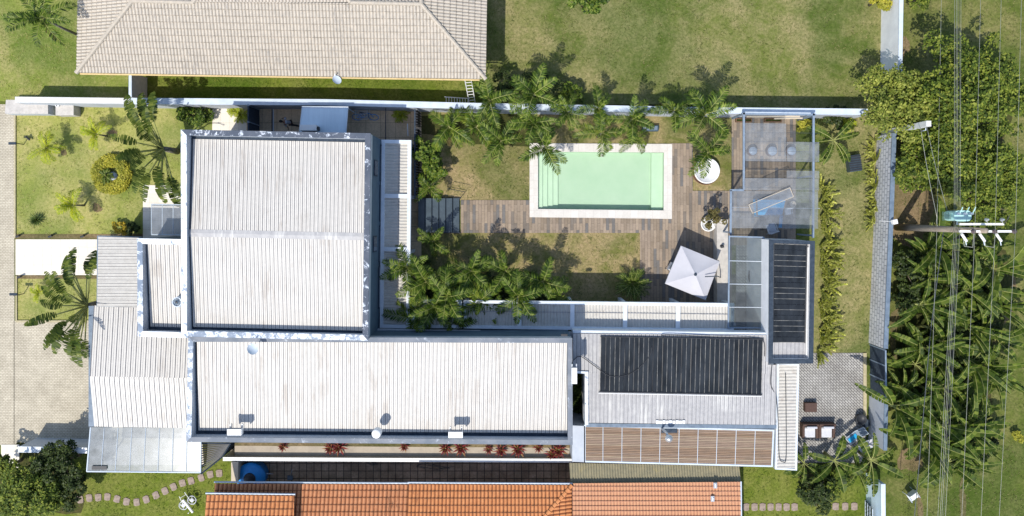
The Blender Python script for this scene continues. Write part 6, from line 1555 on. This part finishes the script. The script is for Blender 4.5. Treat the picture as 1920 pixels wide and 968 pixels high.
# round clipped hedge with stone and little palm
t = thing('ring_hedge', 'round clipped yellow-green hedge with a hollow centre on the front lawn', 'hedge', P(208, 325, 0)); c0 = P(209, 327, .3)
mb = MB(); rr = random.Random(3)
for k in range(7500):
    th = rr.uniform(0, 6.283); ps = rr.uniform(0, 6.283); q_ = rr.random() ** .35 * .43
    rad = .93 + q_ * math.cos(ps) * (1 + .08 * math.sin(5 * th)); o = Vector((c0.x + rad * math.cos(th), c0.y + rad * math.sin(th), .28 + .32 * q_ / .43 * math.sin(ps)))
    az = rr.uniform(0, 6.283); l = .10; d = Vector((math.cos(az), math.sin(az), rr.uniform(-.3, .6))) * l; sd = Vector((-math.sin(az), math.cos(az), rr.uniform(-.5, .5))) * l * .4
    mb.face([o, o + d * .5 - sd, o + d, o + d * .5 + sd])
mb.build('foliage', MT['lf_hedge'], t)
t = thing('garden_rock', 'pale blue-white rock in the middle of the round hedge', 'rock', P(213, 331, 0))
mb = MB(); rr = random.Random(8); c = P(213, 331, 0)
mb.lathe((c.x, c.y, 0), [(.30, 0), (.33, .12), (.25, .25), (.10, .32), (0, .33)], 9); mb.build('rock_body', MT['cap_light'], t)
mb = MB()
t = make_palm(41, 14, .6, .35, .16, 'lf_palm', (.9, 1.5), (.2, 1.1), w=.018, tr=.05); t.name = 'small_palm'; b = P(195, 330, .6); place(t, [False], (b.x, b.y, 0), 0, 1, 'little dark palm inside the round hedge')
# agaves
def make_spiky(seed, n, L, w, mat, name='spiky_plant'):
    rr = random.Random(seed); t = thing(name, name, 'plant', (0, 0, 0)); mb = MB()
    for k in range(n):
        az = k * 2.399; el = .15 + 1.2 * (k / n) + rr.uniform(-.1, .1); l = L * rr.uniform(.8, 1.1)
        d = Vector((math.cos(az) * math.cos(el), math.sin(az) * math.cos(el), math.sin(el))); s = Vector((-math.sin(az), math.cos(az), 0)) * w; b = Vector((0, 0, .08)) + d * .03
        m_ = b + d * l * .5; e = b + d * l - Vector((0, 0, l * .12)); up = s.cross(d).normalized() * w * .3
        mb.face([b - s * .4, m_ - s, m_ - up, b]); mb.face([b, m_ - up, m_ + s, b + s * .4]); mb.face([m_ - s, e, m_ - up]); mb.face([m_ - up, e, m_ + s])
    mb.build('leaves', MT[mat], t)
    mb = MB(); mb.tube([(0, 0, 0), (0, 0, .14)], [.06, .04], 6); mb.build('stem', MT['petiole'], t); return t
ag = make_spiky(3, 60, .62, .028, 'lf_agave'); b = P(66, 413, .3); place(ag, [False], (b.x, b.y, 0), 0, 1, 'round spiky yucca on the front lawn above the path')
# red cordylines along the planter
co = make_spiky(6, 22, .42, .04, 'lf_red', 'red_cordyline'); uc = [False]
cx_ = [(529, 838), (618, 841), (635, 838), (758, 838), (835, 841), (865, 839), (916, 843), (940, 845), (972, 842), (1010, 840), (1035, 852), (1048, 844)]
for i, (x, y) in enumerate(cx_):
    b = P(x, y + 1, 1.5); place(co, uc, (b.x, b.y, 1.2), x, 1.3 + .3 * ((i * 7) % 3 - 1), 'dark red cordyline in the planter under the long roof, %s from the left' % ORD[i], 'red cordylines in the planter')
t = thing('cordyline_bed', 'raised strip of dark soil carrying the red cordylines', 'planter', P(780, 832, 0)); mb = MB(); mb.prism([P(440, 828, 1.2), P(1068, 832, 1.2), P(1068, 858, 1.2), P(440, 856, 1.2)], 0, 1.2); mb.build('body', MT['planter_plaster'], t)
mb = MB(); mb.prism([P(440, 830, 1.22), P(1068, 834, 1.22), P(1068, 840, 1.22), P(440, 836, 1.22)], 1.2, 1.22); mb.build('soil', MT['soil'], t)
br = make_spiky(8, 34, .50, .035, 'lf_agave', 'bromeliad'); ubr = [False]; rr = random.Random(2)
for i, (x, y) in enumerate(((1087, 712), (1084, 726), (1090, 735), (1083, 747), (1088, 757), (1083, 768), (1089, 777), (1086, 788))):
    b = P(x, y, .5); place(br, ubr, (b.x, b.y, 0), x * y, 1.1, 'green bromeliad in the narrow light well beside the annex, %s from the top' % ORD[i], 'bromeliads in the light well')
# golden clumps along the east side of the annex
def make_gold(seed):
    rr = random.Random(seed); t = thing('golden_shrub', 'golden shrub', 'shrub', (0, 0, 0)); mb = MB(); ms = MB()
    for k in range(9):
        az = rr.uniform(-1.5, 1.5); el = rr.uniform(.1, 1.0); l = rr.uniform(.55, 1.1); p = Vector((0, 0, .25)); e = el; pts = [p.copy()]
        for i in range(8):
            p = p + Vector((math.cos(az) * math.cos(e), math.sin(az) * math.cos(e), math.sin(e))) * l / 8; e -= .10; pts.append(p.copy())
        ms.tube(pts[::2], .012, 3)
        for i in range(1, 9):
            for j in range(20 if i > 2 else 6):
                a_ = rr.uniform(0, 6.283); tg = (pts[i] - pts[i - 1]).normalized(); s1 = tg.orthogonal().normalized(); s2 = tg.cross(s1)
                d = (s1 * math.cos(a_) + s2 * math.sin(a_) + tg * .5).normalized() * rr.uniform(.065, .085) * (1.2 - .5 * abs(i / 8 - .5)); w_ = tg.cross(d).normalized() * .045; o = pts[i].lerp(pts[i - 1], rr.random())
                mb.face([o, o + d * .5 - w_, o + d, o + d * .5 + w_])
    mb.build('foliage', MT['lf_gold'], t); ms.build('stem', MT['petiole'], t); return t
gd = [make_gold(1), make_gold(2), make_gold(3)]; ug = [[False], [False], [False]]; i = 0
for sec_, pts in (('beside the glass pergola', [(1545, 352), (1550, 368), (1543, 382), (1552, 392), (1546, 406)]),
                  ('beside the tall annex block', [(1552, 436), (1558, 452), (1545, 462), (1562, 474), (1550, 488), (1545, 502), (1558, 508), (1548, 520), (1556, 534), (1546, 545), (1553, 560), (1543, 572), (1556, 584), (1546, 598), (1552, 612), (1543, 622), (1556, 632), (1545, 645), (1540, 658)])):
    for k, (x, y) in enumerate(pts):
        b = P(x, y, .5); place(gd[i % 3], ug[i % 3], (b.x - .15, b.y, 0), ((x * y) % 7 - 3) * .15, 1.15 + .1 * ((i % 5) - 2), 'golden-green clump %s, %s from the top' % (sec_, ORD[k]), 'golden clumps along the annex'); i += 1
for k, (x, y) in enumerate(((1645, 268), (1640, 284), (1646, 302), (1641, 318), (1644, 336), (1646, 352), (1643, 370), (1648, 386), (1642, 402), (1641, 418))):
    b = P(x, y, .6); place(gd[k % 3], ug[k % 3], (b.x, b.y, .05), 3.14 + ((x * y) % 7 - 3) * .2, .72 + .08 * (k % 3), 'yellowish climbing shrub at the east wall, %s from the top' % ORD[k], 'climbing shrubs at the east wall')
# grass blades on the near lush strips, as ground cover

def tufts(name, rects, per, mat, seed):
    rr = random.Random(seed); mb = MB()
    for (x0, y0, x1, y1) in rects:
        a, b = P(x0, y1, 0), P(x1, y0, 0)
        for _ in range(int(abs((b.x - a.x) * (b.y - a.y)) * per)):
            c = Vector((rr.uniform(a.x, b.x), rr.uniform(a.y, b.y), .015))
            if noise.noise(c * .7) + .45 * noise.noise(c * 2.3) < rr.uniform(-.35, .25): continue
            az = rr.uniform(0, 6.283)
            for k in range(2):
                d = Vector((math.cos(az + k * 2.2), math.sin(az + k * 2.2), rr.uniform(.3, .9))) * rr.uniform(.06, .13); s_ = Vector((-d.y, d.x, 0)).normalized() * .018
                mb.face([c - s_, c + s_, c + d])
    o = mb.build(name, MT[mat]); o['kind'] = 'stuff'; o['label'] = 'short blades of grass growing on the %s' % ('sunlit front lawns' if mat == 'blade_lit' else 'lush green side lawns' if mat == 'blade_lush' else 'dry olive lawns'); o['category'] = 'grass'
tufts('grass', [(-60, -40, 140, 184), (29, 200, 335, 438), (33, 524, 180, 600)], 26, 'blade_lit', 1)
tufts('grass', [(272, 140, 905, 190), (120, 866, 435, 975), (1392, 880, 1620, 975)], 40, 'blade_lush', 2)
tufts('grass', [(912, -40, 1650, 196), (1540, 215, 1632, 658), (836, 262, 990, 372), (868, 442, 1198, 560), (1690, -40, 1990, 1000)], 24, 'blade_olive', 3)
